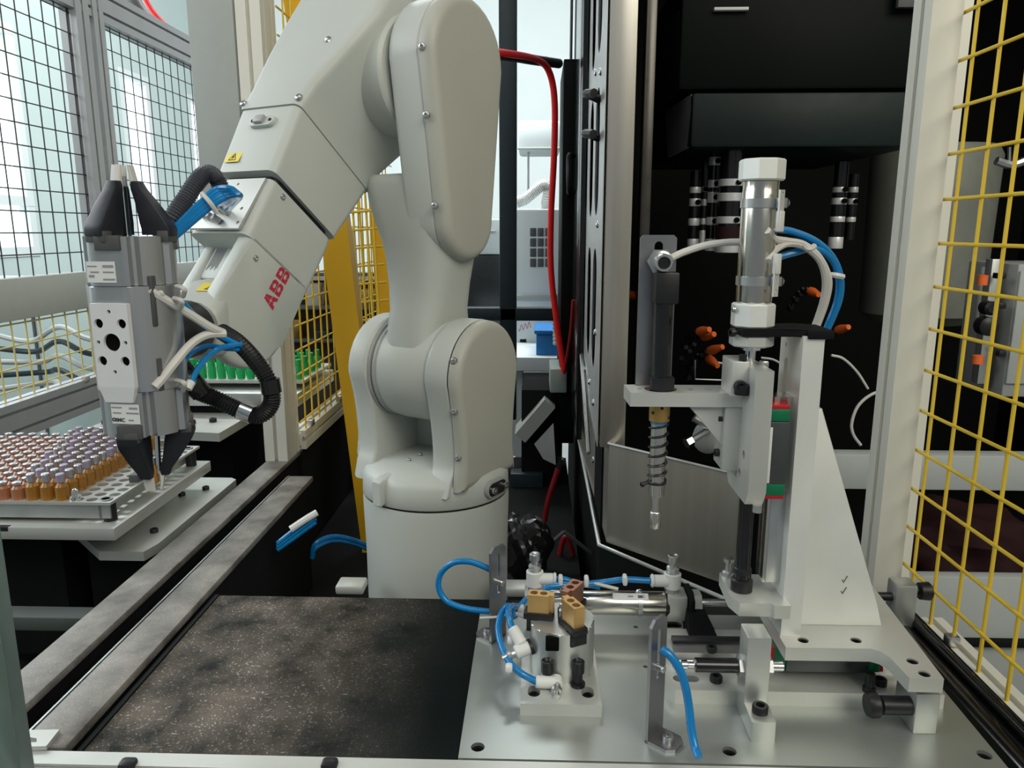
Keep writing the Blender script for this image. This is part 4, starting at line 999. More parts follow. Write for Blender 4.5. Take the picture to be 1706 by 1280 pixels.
for z_, s_ in ((.474, 1), (.405, -1)):
    part('band_clamp', lathe([(.0164, 0), (.0172, 0), (.0172, .008), (.0164, .008), (.0164, 0)], VC+V((0, 0, z_-.004)), UP, 36), 'zinc', jg)
    dsw = V((.55, -.83, 0)).normalized(); tsw = V((.83, .55, 0))
    Ms = frame_m(VC+dsw*.0172+V((0, 0, z_)), tsw, UP, dsw)
    part('clamp_lug', box((.0045, 0, .003), (.010, .009, .006), Ms, .001), 'zinc', jg)
    button(Ms @ V((.010, 0, .003)), tsw, .0040, jg, 'chrome')
    part('sensor_strip', plate([(-.003, -.016*1), (.003, -.016), (.003, .014), (-.003, .014)], [circ(0, .011*s_, .0012, 8)], Ms @ Matrix.Translation((-.001, -.003*s_, 0)), .006, .0080), 'alu_light', jg)
    part('sensor', box((-.001, -.016*s_, .007), (.0055, .018, .006), Ms, .001), 'tube_white', jg, label='small pale position sensor')
part('piston_rod', cyl(VC+V((0, 0, .325)), VC+V((0, 0, .345)), .0048, 18), 'chrome', jg)
part('rod_nut', hexprism(VC+V((0, 0, .3405)), VC+V((0, 0, .345)), .009), 'chrome', jg)
part('floating_joint', lathe([(.0065, 0), (.0075, .001), (.0075, .020), (.0062, .021)], VC+V((.0035, 0, .305)), UP, 20), 'grey_dark', jg)
for dx in (-.010, .012): part('wing_nut', box((VC.x+dx, VC.y-.004, .3275), (.008, .008, .0075), None, .002), 'zinc', jg)
# sensor bracket on the shelf
br = [(.0985, .2995), (.1335, .2995), (.1335, .443), (.1305, .446), (.1015, .446), (.0985, .443)]
part('slotted_bracket', plate(br, [slot(.1165, .416, .048, .0042, False)], XZ(.742), 0, .003), 'bracket_steel', jg, label='slotted steel bracket plate standing on the shelf')
pc = at(1103, 436, .72)
part('round_connector', lathe([(.0065, -.016), (.0065, -.004), (.0100, -.004), (.0100, .001), (.0082, .002), (.0085, .008), (.0078, .010), (.006, .010), (.0055, .006), (0, .006)], pc, (0.05, -1, -.1), 24), 'zinc', jg)
part('connector_face', cyl(pc+V((0, -.0065, -.001)), pc+V((.0003, -.0088, -.0015)), .0058, 18), 'black_plastic', jg)
part('connector_nut', hexprism(pc+V((-.001, .001, 0)), pc+V((-.001, .006, 0)), .0125), 'zinc', jg)
part('pin_holder', cyl((rodc.x, rodc.y, .299), (rodc.x, rodc.y, .400), .0092, 24, .001), 'black_gloss', jg, label='glossy black cylindrical pin holder')
part('holder_clamp', bx(rodc.x-.010, rodc.x+.0125, rodc.y-.010, rodc.y+.015, .382, .412, .002), 'black_plastic', jg)
part('holder_nut', hexprism((rodc.x+.001, rodc.y-.002, .299), (rodc.x+.001, rodc.y-.002, .3115), .0125), 'black_plastic', jg)
# pin below the shelf
bu = BM(); add_lathe(bu, [(.0088, .0), (.0100, .001), (.0102, .018), (.0100, .0195)], rodc+V((0, 0, .2665)), UP, 28); part('bronze_bushing', bu, 'bronze', jg)
for i in range(7):
    a_ = i*2*pi/7+.3; d_ = V((math.cos(a_), math.sin(a_), 0)); z_ = .2715+.004*(i % 3)*1.3
    part('graphite_plug', cyl(rodc+d_*.0095+V((0, 0, z_)), rodc+d_*.0104+V((0, 0, z_)), .0016, 10), 'black_plastic', jg)
part('test_pin', lathe([(0, 0), (.0050, 0), (.0056, .001), (.0056, .0165), (.0050, .0175), (.0044, .018), (.0044, .034), (.0076, .0345), (.0078, .036), (.0078, .116), (.006, .117)], rodc+V((0, 0, .1555)), UP, 28), 'cyl_steel', jg, label='polished spring-loaded pin')
hel = [rodc+V((.0092*math.cos(t), .0092*math.sin(t), .206+.0098*t/(2*pi))) for t in [k*2*pi/16 for k in range(int(16*6.1))]]
part('spring', tube(hel, .0010, 6, False), 'black_plastic', jg)
part('spring_collar', lathe([(.0075, 0), (.0095, 0), (.0095, .002), (.0075, .002), (.0075, 0)], rodc+V((0, 0, .203)), UP, 24), 'black_plastic', jg)
part('collar_screw', tube([rodc+V((-.009, -.002, .2045)), rodc+V((-.014, -.004, .203))], .0020, 8, False), 'black_plastic', jg)
bolt(rodc+V((-.0135, -.004, .203)), (-1, -.3, -.1), .0028, jg)
part('blue_ring', lathe([(.0078, 0), (.0082, 0), (.0082, .0015), (.0078, .0015), (.0078, 0)], rodc+V((0, 0, .2645)), UP, 24), 'tube_blue', jg)
# lower stop bracket with absorber
lo_ = [(.196, .672), (.226, .672), (.228, .668), (.243, .668), (.243, .735), (.224, .735), (.222, .728), (.206, .726), (.204, .738), (.192, .738), (.190, .69)]
part('lower_bracket', plate(lo_, [], XY(), .087, .1005), 'alu_light', jg)
part('lower_absorber', lathe([(.0055, 0), (.0072, .002), (.0072, .108), (.005, .110)], (.2045, .700, .092), UP, 20), 'black_gloss', jg, label='black shock absorber rod')
part('absorber_collar', lathe([(.009, 0), (.0105, .001), (.0105, .012), (.009, .013)], (.2045, .700, .1), UP, 20), 'black_plastic', jg)
part('absorber_collar', lathe([(.007, 0), (.0085, .001), (.0085, .006), (.007, .007)], (.2045, .700, .118), UP, 20), 'black_plastic', jg)
part('adjusting_screw', lathe([(.006, 0), (.006, .005), (.003, .006), (.003, .016), (.0055, .0165), (.0055, .020), (0, .021)], (.1985, .730, .1005), UP, 14), 'zinc', jg)
part('under_stub', cyl((.2045, .700, .078), (.2045, .700, .088), .007, 14), 'grey_dark', jg)
# cables of the jig
jc = thing('blue_jig_tubes', 'two blue air tubes arching from the vertical cylinder down behind the column', 'air tubes', (.27, .73, .36))
for k in range(2):
    part('tube', tube([at(1292, 382+k*48, .715), at(1320, 386+k*36, .72), at(1358, 402+k*12, .725), at(1386, 428+k*4, .73), at(1400-k*3, 462, .735), at(1398-k*3, 500, .74), at(1380-k*2, 545, .745), at(1366, 572, .745), at(1355, 600, .75)], .0033, 10), 'tube_blue', jc)
part('cable_tie', tube([at(1385, 458, .728), at(1394, 459, .724), at(1404, 461, .73)], .0028, 6), 'label_white', jc)
jw = thing('white_jig_cables', 'pale sensor cables curving from the cylinder switches over the column', 'cables', (.26, .73, .36))
for k in range(2):
    part('cable', tube([at(1278+k*3, 384+k*52, .69), at(1290, 398+k*20, .70), at(1312, 402+k*4, .71), at(1340, 408+k*3, .715), at(1365, 430+k*3, .72), at(1380-k*5, 465, .725), at(1376-k*4, 500, .73), at(1362-k*3, 540, .735), at(1354-k*3, 556, .735)], .0034, 8), 'tube_white', jw)
part('cable', tube([at(1118, 430, .725), at(1140, 420, .73), at(1175, 409, .735), at(1210, 404, .735), at(1248, 403, .73), at(1285, 400, .725), at(1312, 402, .715)], .0034, 10), 'tube_white', jw, label='thicker cable to the round connector')
for x, y in ((1283, 380), (1276, 436), (1348, 412)): part('cable_tie', tube([at(x-8, y-3, .70), at(x, y+3, .695), at(x+9, y-2, .70)], .0026, 6), 'tube_white', jw)

# ---------------- horizontal cylinder
hc = thing('air_cylinder', 'horizontal stainless air cylinder with white end caps pushing the jig carriage', 'air cylinder', (.08, .80, 0))
HY, HZ = .80, .032
part('tube', lathe([(.0132, 0), (.0137, .001), (.0137, .142), (.0132, .143)], (.008, HY, HZ), (1, 0, 0), 36), 'cyl_steel', hc)
part('end_cap', box((-.001, HY, HZ), (.022, .028, .030), None, .002), 'alu_light', hc)
part('cap_ring', lathe([(.0145, 0), (.0145, .006)], (.008, HY, HZ), (1, 0, 0), 30), 'zinc', hc)
part('end_cap', box((.1605, HY, HZ), (.022, .028, .030), None, .002), 'alu_light', hc)
part('cap_ring', lathe([(.0148, 0), (.0148, .003)], (.1485, HY, HZ), (1, 0, 0), 30), 'black_plastic', hc)
part('front_nut', hexprism((.179, HY, HZ), (.188, HY, HZ), .0165), 'alu_light', hc)
part('foot_plate', prism([(.786, .0), (.776, .012), (.778, .046), (.79, .052), (.815, .05), (.82, .0)], YZ(.1725), 0, .0055, .0008), 'black_matte', hc)
ft = BM(); add_loft(ft, [[V(p) for p in ((.170, .772, .034), (.190, .772, .034), (.190, .792, .034), (.170, .792, .034))], [V(p) for p in ((.168, .750, .010), (.202, .750, .010), (.202, .79, .010), (.168, .79, .010))], [V(p) for p in ((.170, .745, .0), (.208, .745, .0), (.208, .79, 0), (.170, .79, 0))]])
part('foot', ft, 'black_matte', hc)
part('piston_rod', cyl((.188, HY, HZ+.002), (.268, HY, HZ+.002), .0042, 18), 'chrome', hc)
for px in (938, 1066):
    p = at(px, 982, .795); part('band_clamp', lathe([(.0138, 0), (.0145, 0), (.0145, .005), (.0138, .005), (.0138, 0)], (p.x-.002, HY, HZ), (1, 0, 0), 30), 'zinc', hc); button((p.x, HY, HZ+.014), UP, .004, hc, 'chrome')
Ml = frame_m((.108, HY-.0075, HZ+.0118), V((1, 0, 0)), V((0, .82, .57)), V((0, -.57, .82)))
lb = part('type_label', prism([(-.020, -.004), (.020, -.004), (.020, .004), (-.020, .004)], Ml, 0, .0004), 'label_white', hc, label='white type label')
part('lettering', text_bm('SMC', Ml @ Matrix.Translation((.012, 0, .0004)), .0042), 'ink', lb)
part('print_line', box((.0, 0, .0005), (.006, .0018, .0002), Ml), 'ink_grey', lb)
def speed_fitting(x, z0, dirx, parent):
    part('fitting_nut', hexprism((x, HY, z0), (x, HY, z0+.005), .0085), 'zinc', parent)
    part('fitting_body', lathe([(.0085, 0), (.0098, .001), (.0098, .0175), (.0085, .0185)], (x, HY, z0+.005), UP, 22), 'white_plastic', parent)
    part('elbow', cyl((x, HY-.002, z0+.014), (x+dirx*.021, HY-.002, z0+.014), .0068, 18, .001), 'white_plastic', parent)
    part('release_ring', cyl((x+dirx*.021, HY-.002, z0+.014), (x+dirx*.0245, HY-.002, z0+.014), .0075, 18, .001), 'label_white', parent)
    b_ = BM(); add_lathe(b_, [(.0065, 0), (.0075, .001), (.0068, .003), (.0075, .005), (.0068, .007), (.0045, .0085), (.0045, .012), (.0062, .013), (.0062, .020), (.005, .021), (.002, .020), (0, .020)], (x, HY, z0+.0235), UP, 22)
    part('adjusting_screw', b_, 'zinc', parent, angle=20)
speed_fitting(-.0005, HZ+.015, 1, hc); speed_fitting(.1555, HZ+.015, -1, hc)
ct = thing('cylinder_air_tubes', 'blue air tubes tied together above the horizontal cylinder', 'air tubes', (.08, .79, .06))
part('tube', tube([(.022, HY-.002, HZ+.029), (.035, HY-.002, HZ+.0285), at(958, 972, .798), at(985, 975, .795), at(1000, 978, .792)], .0035, 12), 'tube_blue', ct)
part('tube', tube([at(905, 984, .785), at(918, 978, .785), at(940, 975, .788), at(965, 974, .79), at(1000, 971, .795), at(1040, 966, .797), (.126, HY-.002, HZ+.029), (.131, HY-.002, HZ+.029)], .0035, 12), 'tube_blue', ct)
for x, y in ((934, 967), (977, 968), (1041, 966)): part('cable_tie', box(at(x, y, .790), (.005, .012, .011), None, .002), 'label_white', ct)
part('sensor_cable', tube([at(990, 972, .792), at(1010, 977, .79), at(1030, 982, .787)], .0020, 6), 'tube_white', ct)

# ---------------- slotted brackets
def slot_bracket(p, ang, h, wd, label, grp, foot=.026):
    t = thing('slotted_bracket', label, 'bracket', p, grp)
    ex = V((math.cos(ang), math.sin(ang), 0)); ey = V((-math.sin(ang), math.cos(ang), 0))
    M = frame_m(p, ex, UP, ex.cross(UP))
    w2 = wd/2
    part('upright', plate([(-w2, 0), (w2, 0), (w2, h-.006), (w2-.006, h), (-w2+.006, h), (-w2, h-.006)], [slot(0, h*.70, h*.42, .0022, False)], M, -.0015, .0015), 'bracket_steel', t)
    nz = ex.cross(UP)
    Mf = frame_m(p, ex, nz, UP)
    part('foot', plate([(-w2, -.0015), (w2, -.0015), (w2, foot-.006), (w2-.006, foot), (-w2+.006, foot), (-w2, foot-.006)], [], frame_m(p, ex, nz, UP), 0, .003), 'bracket_steel', t)
    bolt(p+nz*foot*.55+V((0, 0, .003)), UP, .0052, t, 'zinc')
    return t, M, nz
t1_, M1_, n1_ = slot_bracket(V((-.0415, .772, 0)), rad(54+180), .113, .026, 'slotted steel bracket at the back left corner of the fixture plate', 'slotted brackets')
t2_, M2_, n2_ = slot_bracket(V((.1085, .611, 0)), rad(50), .118, .026, 'slotted steel bracket at the front, holding a blue tube', 'slotted brackets')
part('sensor_head', cyl(M2_ @ V((.0, .070, -.006)), M2_ @ V((.0, .070, .008)), .0035, 12, .0006), 'chrome', t2_)
part('sensor_head', cyl(M1_ @ V((.0, .070, -.008)), M1_ @ V((.0, .070, .006)), .0035, 12, .0006), 'chrome', t1_)
ft_ = thing('front_blue_tube', 'blue air tube dropping from the front slotted bracket over the plate edge', 'air tube', onz(1150, 1200, 0))
part('tube', tube([at(1101, 1082, .606), at(1116, 1092, .603), at(1132, 1115, .600), at(1142, 1145, .597), at(1148, 1180, .594), at(1152, 1215, .588), at(1158, 1245, .580), at(1164, 1262, .572)], .0038, 12), 'tube_blue', ft_)
bt1 = thing('back_blue_loop', 'blue air tube looping out to the left of the back slotted bracket', 'air tube', at(760, 980, .78))
part('tube', tube([at(822, 952, .775), at(806, 944, .776), at(782, 936, .78), at(755, 938, .785), at(735, 955, .788), at(731, 980, .788), at(745, 1002, .785), at(775, 1014, .78), at(812, 1019, .776), at(836, 1020, .774)], .0034, 12), 'tube_blue', bt1)

# ---------------- air chuck
ck = thing('air_chuck', 'round aluminium three-jaw air chuck with brass jaws on its own base plate', 'chuck', (.025, .69, 0))
ho = [slot(-.0005, .657, .018, .0060, False), slot(.0515, .657, .018, .0060, False)]
part('base_plate', plate([(-.0135, .637), (.0635, .637), (.0635, .755), (-.0135, .755)], ho, XY(), 0, .0125), 'alu_light', ck)
for x_ in (-.0005, .0515):
    part('slot_shade_fill', prism(slot(x_, .657, .0176, .0058, False), XY(), .0005, .0050), 'hole_dark', ck); bolt((x_, .657, .0052), UP, .0046, ck, 'black_matte')  # black fill and heads stand for shade in the slots
CC = V((.027, .703, .0125)); CR = .0335
def chk(n=96):
    pts = []
    for i in range(n):
        a_ = 2*pi*i/n; r_ = CR
        for fa_, dist, hw in ((rad(-115), .0318, rad(20)), (rad(-15), .031, rad(18)), (rad(185), .0315, rad(20))):
            dd = (a_-fa_+pi) % (2*pi)-pi
            if abs(dd) < hw: r_ = min(r_, dist/math.cos(dd))
        for s_ in (rad(-102),):
            dd = (a_-s_+pi) % (2*pi)-pi
        pts.append((CC.x+r_*math.cos(a_), CC.y+r_*math.sin(a_)))
    return pts
part('body', prism(chk(), XY(), CC.z, CC.z+.052, .002, 2), 'alu', ck, angle=30)
ztop = CC.z+.052
part('port_recess', box((CC.x-.010, CC.y-.032, ztop-.009), (.013, .006, .014), frame_m((0, 0, 0), V((1, 0, 0)), V((0, 1, 0)), UP), .001), 'hole_dark', ck)
def jaw(ang, r0, r1, wd, h, m, lab):
    a_ = rad(ang); dr = V((math.cos(a_), math.sin(a_), 0)); tg = UP.cross(dr); M = frame_m((CC.x, CC.y, ztop), dr, tg, UP)
    c_ = part('jaw_base', box(((r0+r1)/2+.002, 0, .0035), (r1-r0+.004, wd+.004, .007), M, .001), 'black_plastic', ck)
    part('jaw_slide', box((CR*.86, 0, -.006), (.012, .018, .013), M, .001), 'black_plastic', ck)
    b_ = BM(); hw = wd/2; L = r1-r0
    o_ = [(r0, -hw*.55), (r0+L*.18, -hw*.55), (r0+L*.18, -hw), (r1, -hw), (r1, hw), (r0+L*.18, hw), (r0+L*.18, hw*.55), (r0, hw*.55)]
    add_plate(b_, o_, [circ(r0+L*.40, 0, .0040, 14), circ(r0+L*.78, 0, .0040, 14)], M, .007, .007+h)
    jw_ = part('jaw', b_, m, ck, label=lab)
    for q in (.40, .78): part('jaw_screw', cyl(M @ V((r0+L*q, 0, .008)), M @ V((r0+L*q, 0, .007+h*.7)), .0038, 12), 'hole_dark', jw_)
jaw(172, .008, .034, .013, .019, 'brass', 'brass jaw block on the left')
jaw(-62, .006, .034, .012, .021, 'brass', 'brass jaw block at the front right')
jaw(60, .006, .036, .013, .020, 'copper', 'coppery jaw block at the back')
part('centre_pin', lathe([(.004, 0), (.004, .010), (.0025, .012), (.0025, .016), (0, .017)], (CC.x, CC.y, ztop), UP, 14), 'zinc', ck)
for x_ in (.0125, .0425):
    part('body_screw', lathe([(.0045, 0), (.0045, .014), (.0062, .0145), (.0062, .026), (.005, .027), (.003, .024), (0, .024)], (x_, .668, .0125), UP, 16), 'black_plastic', ck)
    part('screw_washer', lathe([(.0072, 0), (.0072, .003)], (x_, .668, .0125), UP, 18), 'black_plastic', ck)
def cfit(p, d, parent, L=.018):
    d = V(d).normalized(); p = V(p)
    part('fitting_body', cyl(p, p+d*L, .0068, 18, .001), 'white_plastic', parent)
    part('fitting_screw', lathe([(.0045, 0), (.0045, .004), (.0055, .005), (.005, .008), (.003, .009), (.003, .014), (0, .0145)], p+d*L, d, 16), 'zinc', parent)
    return p
f1 = CC+V((-.030, -.016, .030)); cfit(f1, (-1, -.35, -.25), ck)
part('fitting_collar', lathe([(.0080, 0), (.0080, .003)], f1, (-1, -.35, -.25), 18), 'black_plastic', ck)
part('fitting_elbow', cyl(f1+V((-.010, .0, .002)), f1+V((-.020, .010, .014)), .0062, 16, .001), 'white_plastic', ck)
f2 = CC+V((-.006, -.034, .006)); cfit(f2, (.0, -1, -.15), ck, .010)
part('fitting_elbow', cyl(f2+V((.0, -.006, .0)), f2+V((-.020, -.007, .001)), .0062, 16, .001), 'white_plastic', ck)
ch = thing('chuck_air_tubes', 'two blue air tubes curving down to the fittings of the round chuck', 'air tubes', (-.03, .70, .03))
part('tube', tube([f2+V((-.019, -.007, .001)), at(868, 1122, .662), at(850, 1105, .672), at(836, 1078, .69), at(830, 1048, .715), at(836, 1022, .735), at(848, 1010, .75), at(858, 1030, .74)], .0034, 12), 'tube_blue', ch)
part('tube', tube([f1+V((-.020, .010, .014)), at(860, 1062, .695), at(851, 1040, .705), at(847, 1018, .73), at(852, 1010, .745), at(866, 1010, .765), at(875, 1000, .78)], .0034, 12), 'tube_blue', ch)
for x, y, Y_ in ((848, 1113, .664), (851, 1066, .695), (868, 1014, .76)): part('cable_tie', box(at(x, y, Y_), (.007, .009, .007), None, .002), 'label_white', ch)
part('cable_tail', tube([at(800, 1030, .765), at(830, 1028, .755), at(852, 1022, .745), at(875, 1030, .735)], .0014, 6), 'tube_white', ch)

# ============================================================ RIGHT FENCE
rf = thing('yellow_side_fence', 'aluminium post with large yellow wire mesh along the right side', 'fence', (.45, .88, 0))
part('post', extrusion((.4485, .930, -.20), (.4485, .930, 1.1), .034, .045, (0, 1, 0), 0, 1, .008), 'alu_fence', rf)
part('inner_post', extrusion((.479, .952, -.20), (.479, .952, 1.1), .024, .030, (0, 1, 0), 0, 1, .006), 'alu_fence', rf, label='narrow slotted post')
RX = .474
part('bottom_rail', extrusion((.482, .862, -.028), (.482, .2, -.028), .03, .03, (0, 0, 1)), 'alu_fence', rf)
ys = [.895-.05*k for k in range(13)]
for yy in ys: wire((RX, yy, -.015), (RX, yy, 1.1), .0021, rf, 'fence_yellow')
zz_ = [.385+.0502*k for k in range(-7, 14)]
for z_ in zz_: wire((RX-.004, .935, z_), (RX-.004, .2, z_), .0021, rf, 'fence_yellow')
for z_ in (.485, .185): part('clip', box((RX-.008, .93, z_), (.012, .010, .014), None, .002), 'zinc', rf)
for yy in (.795, .645): part('clip', box((RX-.002, yy, -.004), (.014, .012, .012), None, .002), 'zinc', rf)
rt = thing('black_side_tube', 'glossy black tube lying along the right edge beside the fence rail', 'tube', (.44, .65, -.03))
part('tube', tube([(.437, .845, -.025), (.437, .7, -.025), (.437, .5, -.025), (.437, .25, -.025)], .017, 20), 'black_gloss', rt)
part('sleeve', tube([(.452, .845, -.006), (.455, .7, -.008), (.457, .5, -.008), (.458, .25, -.008)], .006, 12), 'black_gloss', rt)
bk = thing('side_stop_block', 'small aluminium block with a black knob at the foot of the right fence post', 'block', at(1502, 1010, .84))
p = at(1500, 1010, .845)
part('block', box((p.x, .845, .012), (.026, .026, .062), None, .004), 'alu', bk)
part('knob', lathe([(.004, 0), (.004, .006), (.010, .007), (.011, .018), (.009, .020), (0, .020)], (p.x+.013, .845, .03), (1, 0, 0), 18), 'black_plastic', bk)
part('screw', cyl((p.x-.030, .842, .024), (p.x-.012, .842, .024), .005, 12, .001), 'black_plastic', bk)

# ============================================================ MACHINE TOOL ON THE RIGHT
mt = thing('machine_tool', 'large dark machining centre with stainless door column and chip chute', 'machine tool', (.5, 1.6, -.9))
def mp(name, bm, m, lab=None): return part(name, bm, m, mt, lab)
# stainless column and slotted side cover
mp('door_column', bx(.095+.010, .1460, 1.20, 1.26, .10, 1.7, .002), 'stainless', 'brushed stainless column')
slots = []
for zc_ in (.315, .58, .845, 1.11):
    for yc in (1.34, 1.48, 1.64): slots.append(slot(yc, zc_, .21, .045, False))
mp('slotted_cover', plate([(1.205, .10), (2.0, .18), (2.0, 1.7), (1.205, 1.7)], slots, YZ(.1005), 0, .0012), 'stainless_light', 'pale perforated side cover with tall slots')
mp('slot_shade_sheet', bx(.108, .112, 1.27, 2.0, .1, 1.7), 'black_matte')  # black sheet added behind the slots so they look dark
for yc, zc_ in ((1.28, .28), (1.28, .46), (1.40, .17), (1.53, .17), (1.29, .70), (1.40, .72), (1.29, .155), (1.26, 0.06)):
    button((.1004, yc, zc_), (-1, 0, 0), .006, mt, 'chrome')
for zc_ in (.60, .66): mp('hook', tube([(.098, 1.30, zc_), (.080, 1.28, zc_+.004), (.075, 1.25, zc_), (.085, 1.22, zc_-.004)], .007, 8), 'black_plastic')
mp('sliding_door', bx(.060, .0985, 1.92, 2.2, -.1, at(940, 98, 1.92).z, .003), 'black_machine', 'black sliding door edge')
mp('door_seal', bx(.088, .0995, 1.60, 1.9, .0, 1.7, .002), 'black_gloss')
mp('door_handle', tube([at(948, 322, 1.95), at(948, 316, 1.85), at(948, 262, 1.85), at(955, 260, 1.9)], .006, 8), 'black_plastic')
mp('guide_strip', tube([(.096, 1.6, .19), (.094, 1.52, .17), (.094, 1.30, .06)], .004, 6, False), 'zinc')
# chute
fl, frr = V((.120, 1.2, 0)), V((.300, 1.035, 0)); z1c, z0c = .106, -.066
def q3(a, b, za, zb_, z0_, th, m, nm, lab=None):
    n_ = (b-a).cross(UP).normalized()*th
    b_ = BM(); P = [a+UP*z0_, b+UP*z0_, b+UP*zb_, a+UP*za]; add_loft(b_, [P, [q+n_*-1 for q in P]]); mp(nm, b_, m, lab)
q3(fl, frr, z1c, z1c, z0c, .004, 'stainless', 'chute_front', 'brushed steel chute front')
sd = BM(); P = [V((.120, 1.2, z0c)), V((.120, 1.2, z1c)), V((.108, 1.26, .165)), V((.104, 1.9, .165)), V((.104, 1.9, -.066))]
add_loft(sd, [P, [q+V((.004, 0, 0)) for q in P]]); mp('chute_side', sd, 'stainless')
rm = BM(); add_tube(rm, [V((.108, 1.26, .166)), V((.119, 1.2, z1c+.001)), frr+UP*(z1c+.001)], .0022, 8, False); mp('chute_rim', rm, 'stainless_light')
q3(V((.108, 1.19, 0)), V((.305, 1.01, 0)), -.071, -.085, -.20, .01, 'black_machine_edge', 'lower_skirt')
rm = BM(); add_tube(rm, [V((.107, 1.9, -.066)), V((.107, 1.192, -.068)), V((.305, 1.012, -.084))], .0035, 8, False); mp('skirt_rim', rm, 'stainless_light')
# dark enclosure
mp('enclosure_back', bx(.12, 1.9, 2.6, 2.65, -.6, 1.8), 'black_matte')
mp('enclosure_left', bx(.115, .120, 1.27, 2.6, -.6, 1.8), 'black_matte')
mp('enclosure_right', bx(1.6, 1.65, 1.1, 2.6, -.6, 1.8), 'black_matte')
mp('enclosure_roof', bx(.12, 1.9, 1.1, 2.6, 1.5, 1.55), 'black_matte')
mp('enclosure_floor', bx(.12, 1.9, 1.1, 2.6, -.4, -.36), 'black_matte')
def mrect(px0, px1, py0, py1, Y, dep, m, nm, bev=.003, lab=None): mp(nm, rect(px0, px1, py0, py1, Y, dep, bev), m, lab)
mrect(1056, 1098, -40, 660, 1.32, .03, mat('inner_steel', (.10, .095, .085), .3, .7), 'inner_column')
mrect(1130, 1545, -60, 150, 1.42, .5, 'black_machine', 'spindle_head', .006, 'black spindle head housing')
mrect(1150, 1540, 152, 246, 1.40, .5, mat('black_head_lower', (.008, .016, .016), .5, spec=.3), 'spindle_head_lower', .006)
sl = BM(); add_loft(sl, [[at(1108, 185, 1.55), at(1151, 157, 1.41), at(1151, 245, 1.41), at(1112, 262, 1.55)], [at(1112, 185, 1.6), at(1155, 157, 1.46), at(1155, 245, 1.46), at(1116, 262, 1.6)]]); mp('head_side_plate', sl, 'stainless_light', 'worn grey side plate of the head')
sl = BM(); add_loft(sl, [[at(1093, 60, 1.6), at(1131, 15, 1.42), at(1131, 150, 1.42), at(1095, 185, 1.55)], [at(1097, 60, 1.65), at(1135, 15, 1.5), at(1135, 150, 1.5), at(1099, 185, 1.6)]]); mp('head_side', sl, 'black_machine_edge')
mrect(1190, 1248, 11, 17, 1.41, .01, 'label_white', 'head_label', .001)
mrect(1496, 1545, -40, 12, 1.40, .01, 'grey_dark', 'head_corner_plate', .001)
mp('round_cover', lathe([(.10, 0), (.125, .02), (.13, .36), (.12, .38)], V((at(1530, 520, 1.75).x, 1.75, at(1530, 535, 1.75).z)), UP, 40), mat('drum_grey', (.20, .21, .18), .5), 'dark grey drum-shaped cover')
# tool spindles
def spindle(px, py0, py1, Y, r, rings):
    t = thing('tool_holder', 'dark steel-collared tool spindle, %s' % rings[0], 'spindle', at(px, py1, Y), 'tool spindles under the head')
    p_ = at(px, py1, Y); q_ = at(px, py0, Y)
    part('shaft', cyl(p_, V((p_.x, p_.y, q_.z)), r*.92, 24), 'black_gloss', t)
    for y0, y1, m in rings[1:]:
        za, zb_ = at(px, y1, Y).z, at(px, y0, Y).z
        part('collar', lathe([(r*.97, 0), (r, .001), (r, zb_-za-.001), (r*.97, zb_-za)], (p_.x, p_.y, za), UP, 28), m, t)
        if (y0+px) % 2: part('collar_screw', cyl((p_.x+r*.3, p_.y-r*.97, (za+zb_)/2), (p_.x+r*.3, p_.y-r*.90-.006, (za+zb_)/2), .005, 10), 'hole_dark', t)
spindle(1212, 246, 421, 1.45, .024, ['the large one in the middle of the left group', (299, 311, 'collar_sheen'), (322, 336, 'collar_sheen'), (361, 373, 'collar_sheen'), (378, 398, 'cloth_red'), (400, 421, 'collar_sheen')])
spindle(1183, 255, 418, 1.50, .011, ['slim one beside the large one', (262, 276, 'collar_sheen'), (300, 313, 'collar_sheen'), (320, 338, 'collar_sheen'), (362, 375, 'collar_sheen'), (398, 418, 'collar_sheen')])
spindle(1154, 285, 412, 1.50, .011, ['leftmost of the left group', (312, 322, 'collar_sheen'), (331, 344, 'collar_sheen'), (364, 376, 'collar_sheen'), (398, 412, 'collar_sheen')])
spindle(1168, 270, 412, 1.58, .007, ['thin one between the two slim ones', (311, 320, 'collar_sheen'), (332, 343, 'collar_sheen'), (364, 374, 'collar_sheen'), (384, 410, 'collar_sheen')])
spindle(1391, 270, 414, 1.52, .014, ['left one of the right pair', (312, 321, 'collar_sheen'), (330, 341, 'collar_sheen'), (361, 370, 'collar_sheen'), (395, 414, 'collar_sheen')])
spindle(1414, 290, 400, 1.60, .010, ['right one of the right pair', (312, 321, 'collar_sheen'), (331, 341, 'collar_sheen'), (362, 370, 'collar_sheen')])
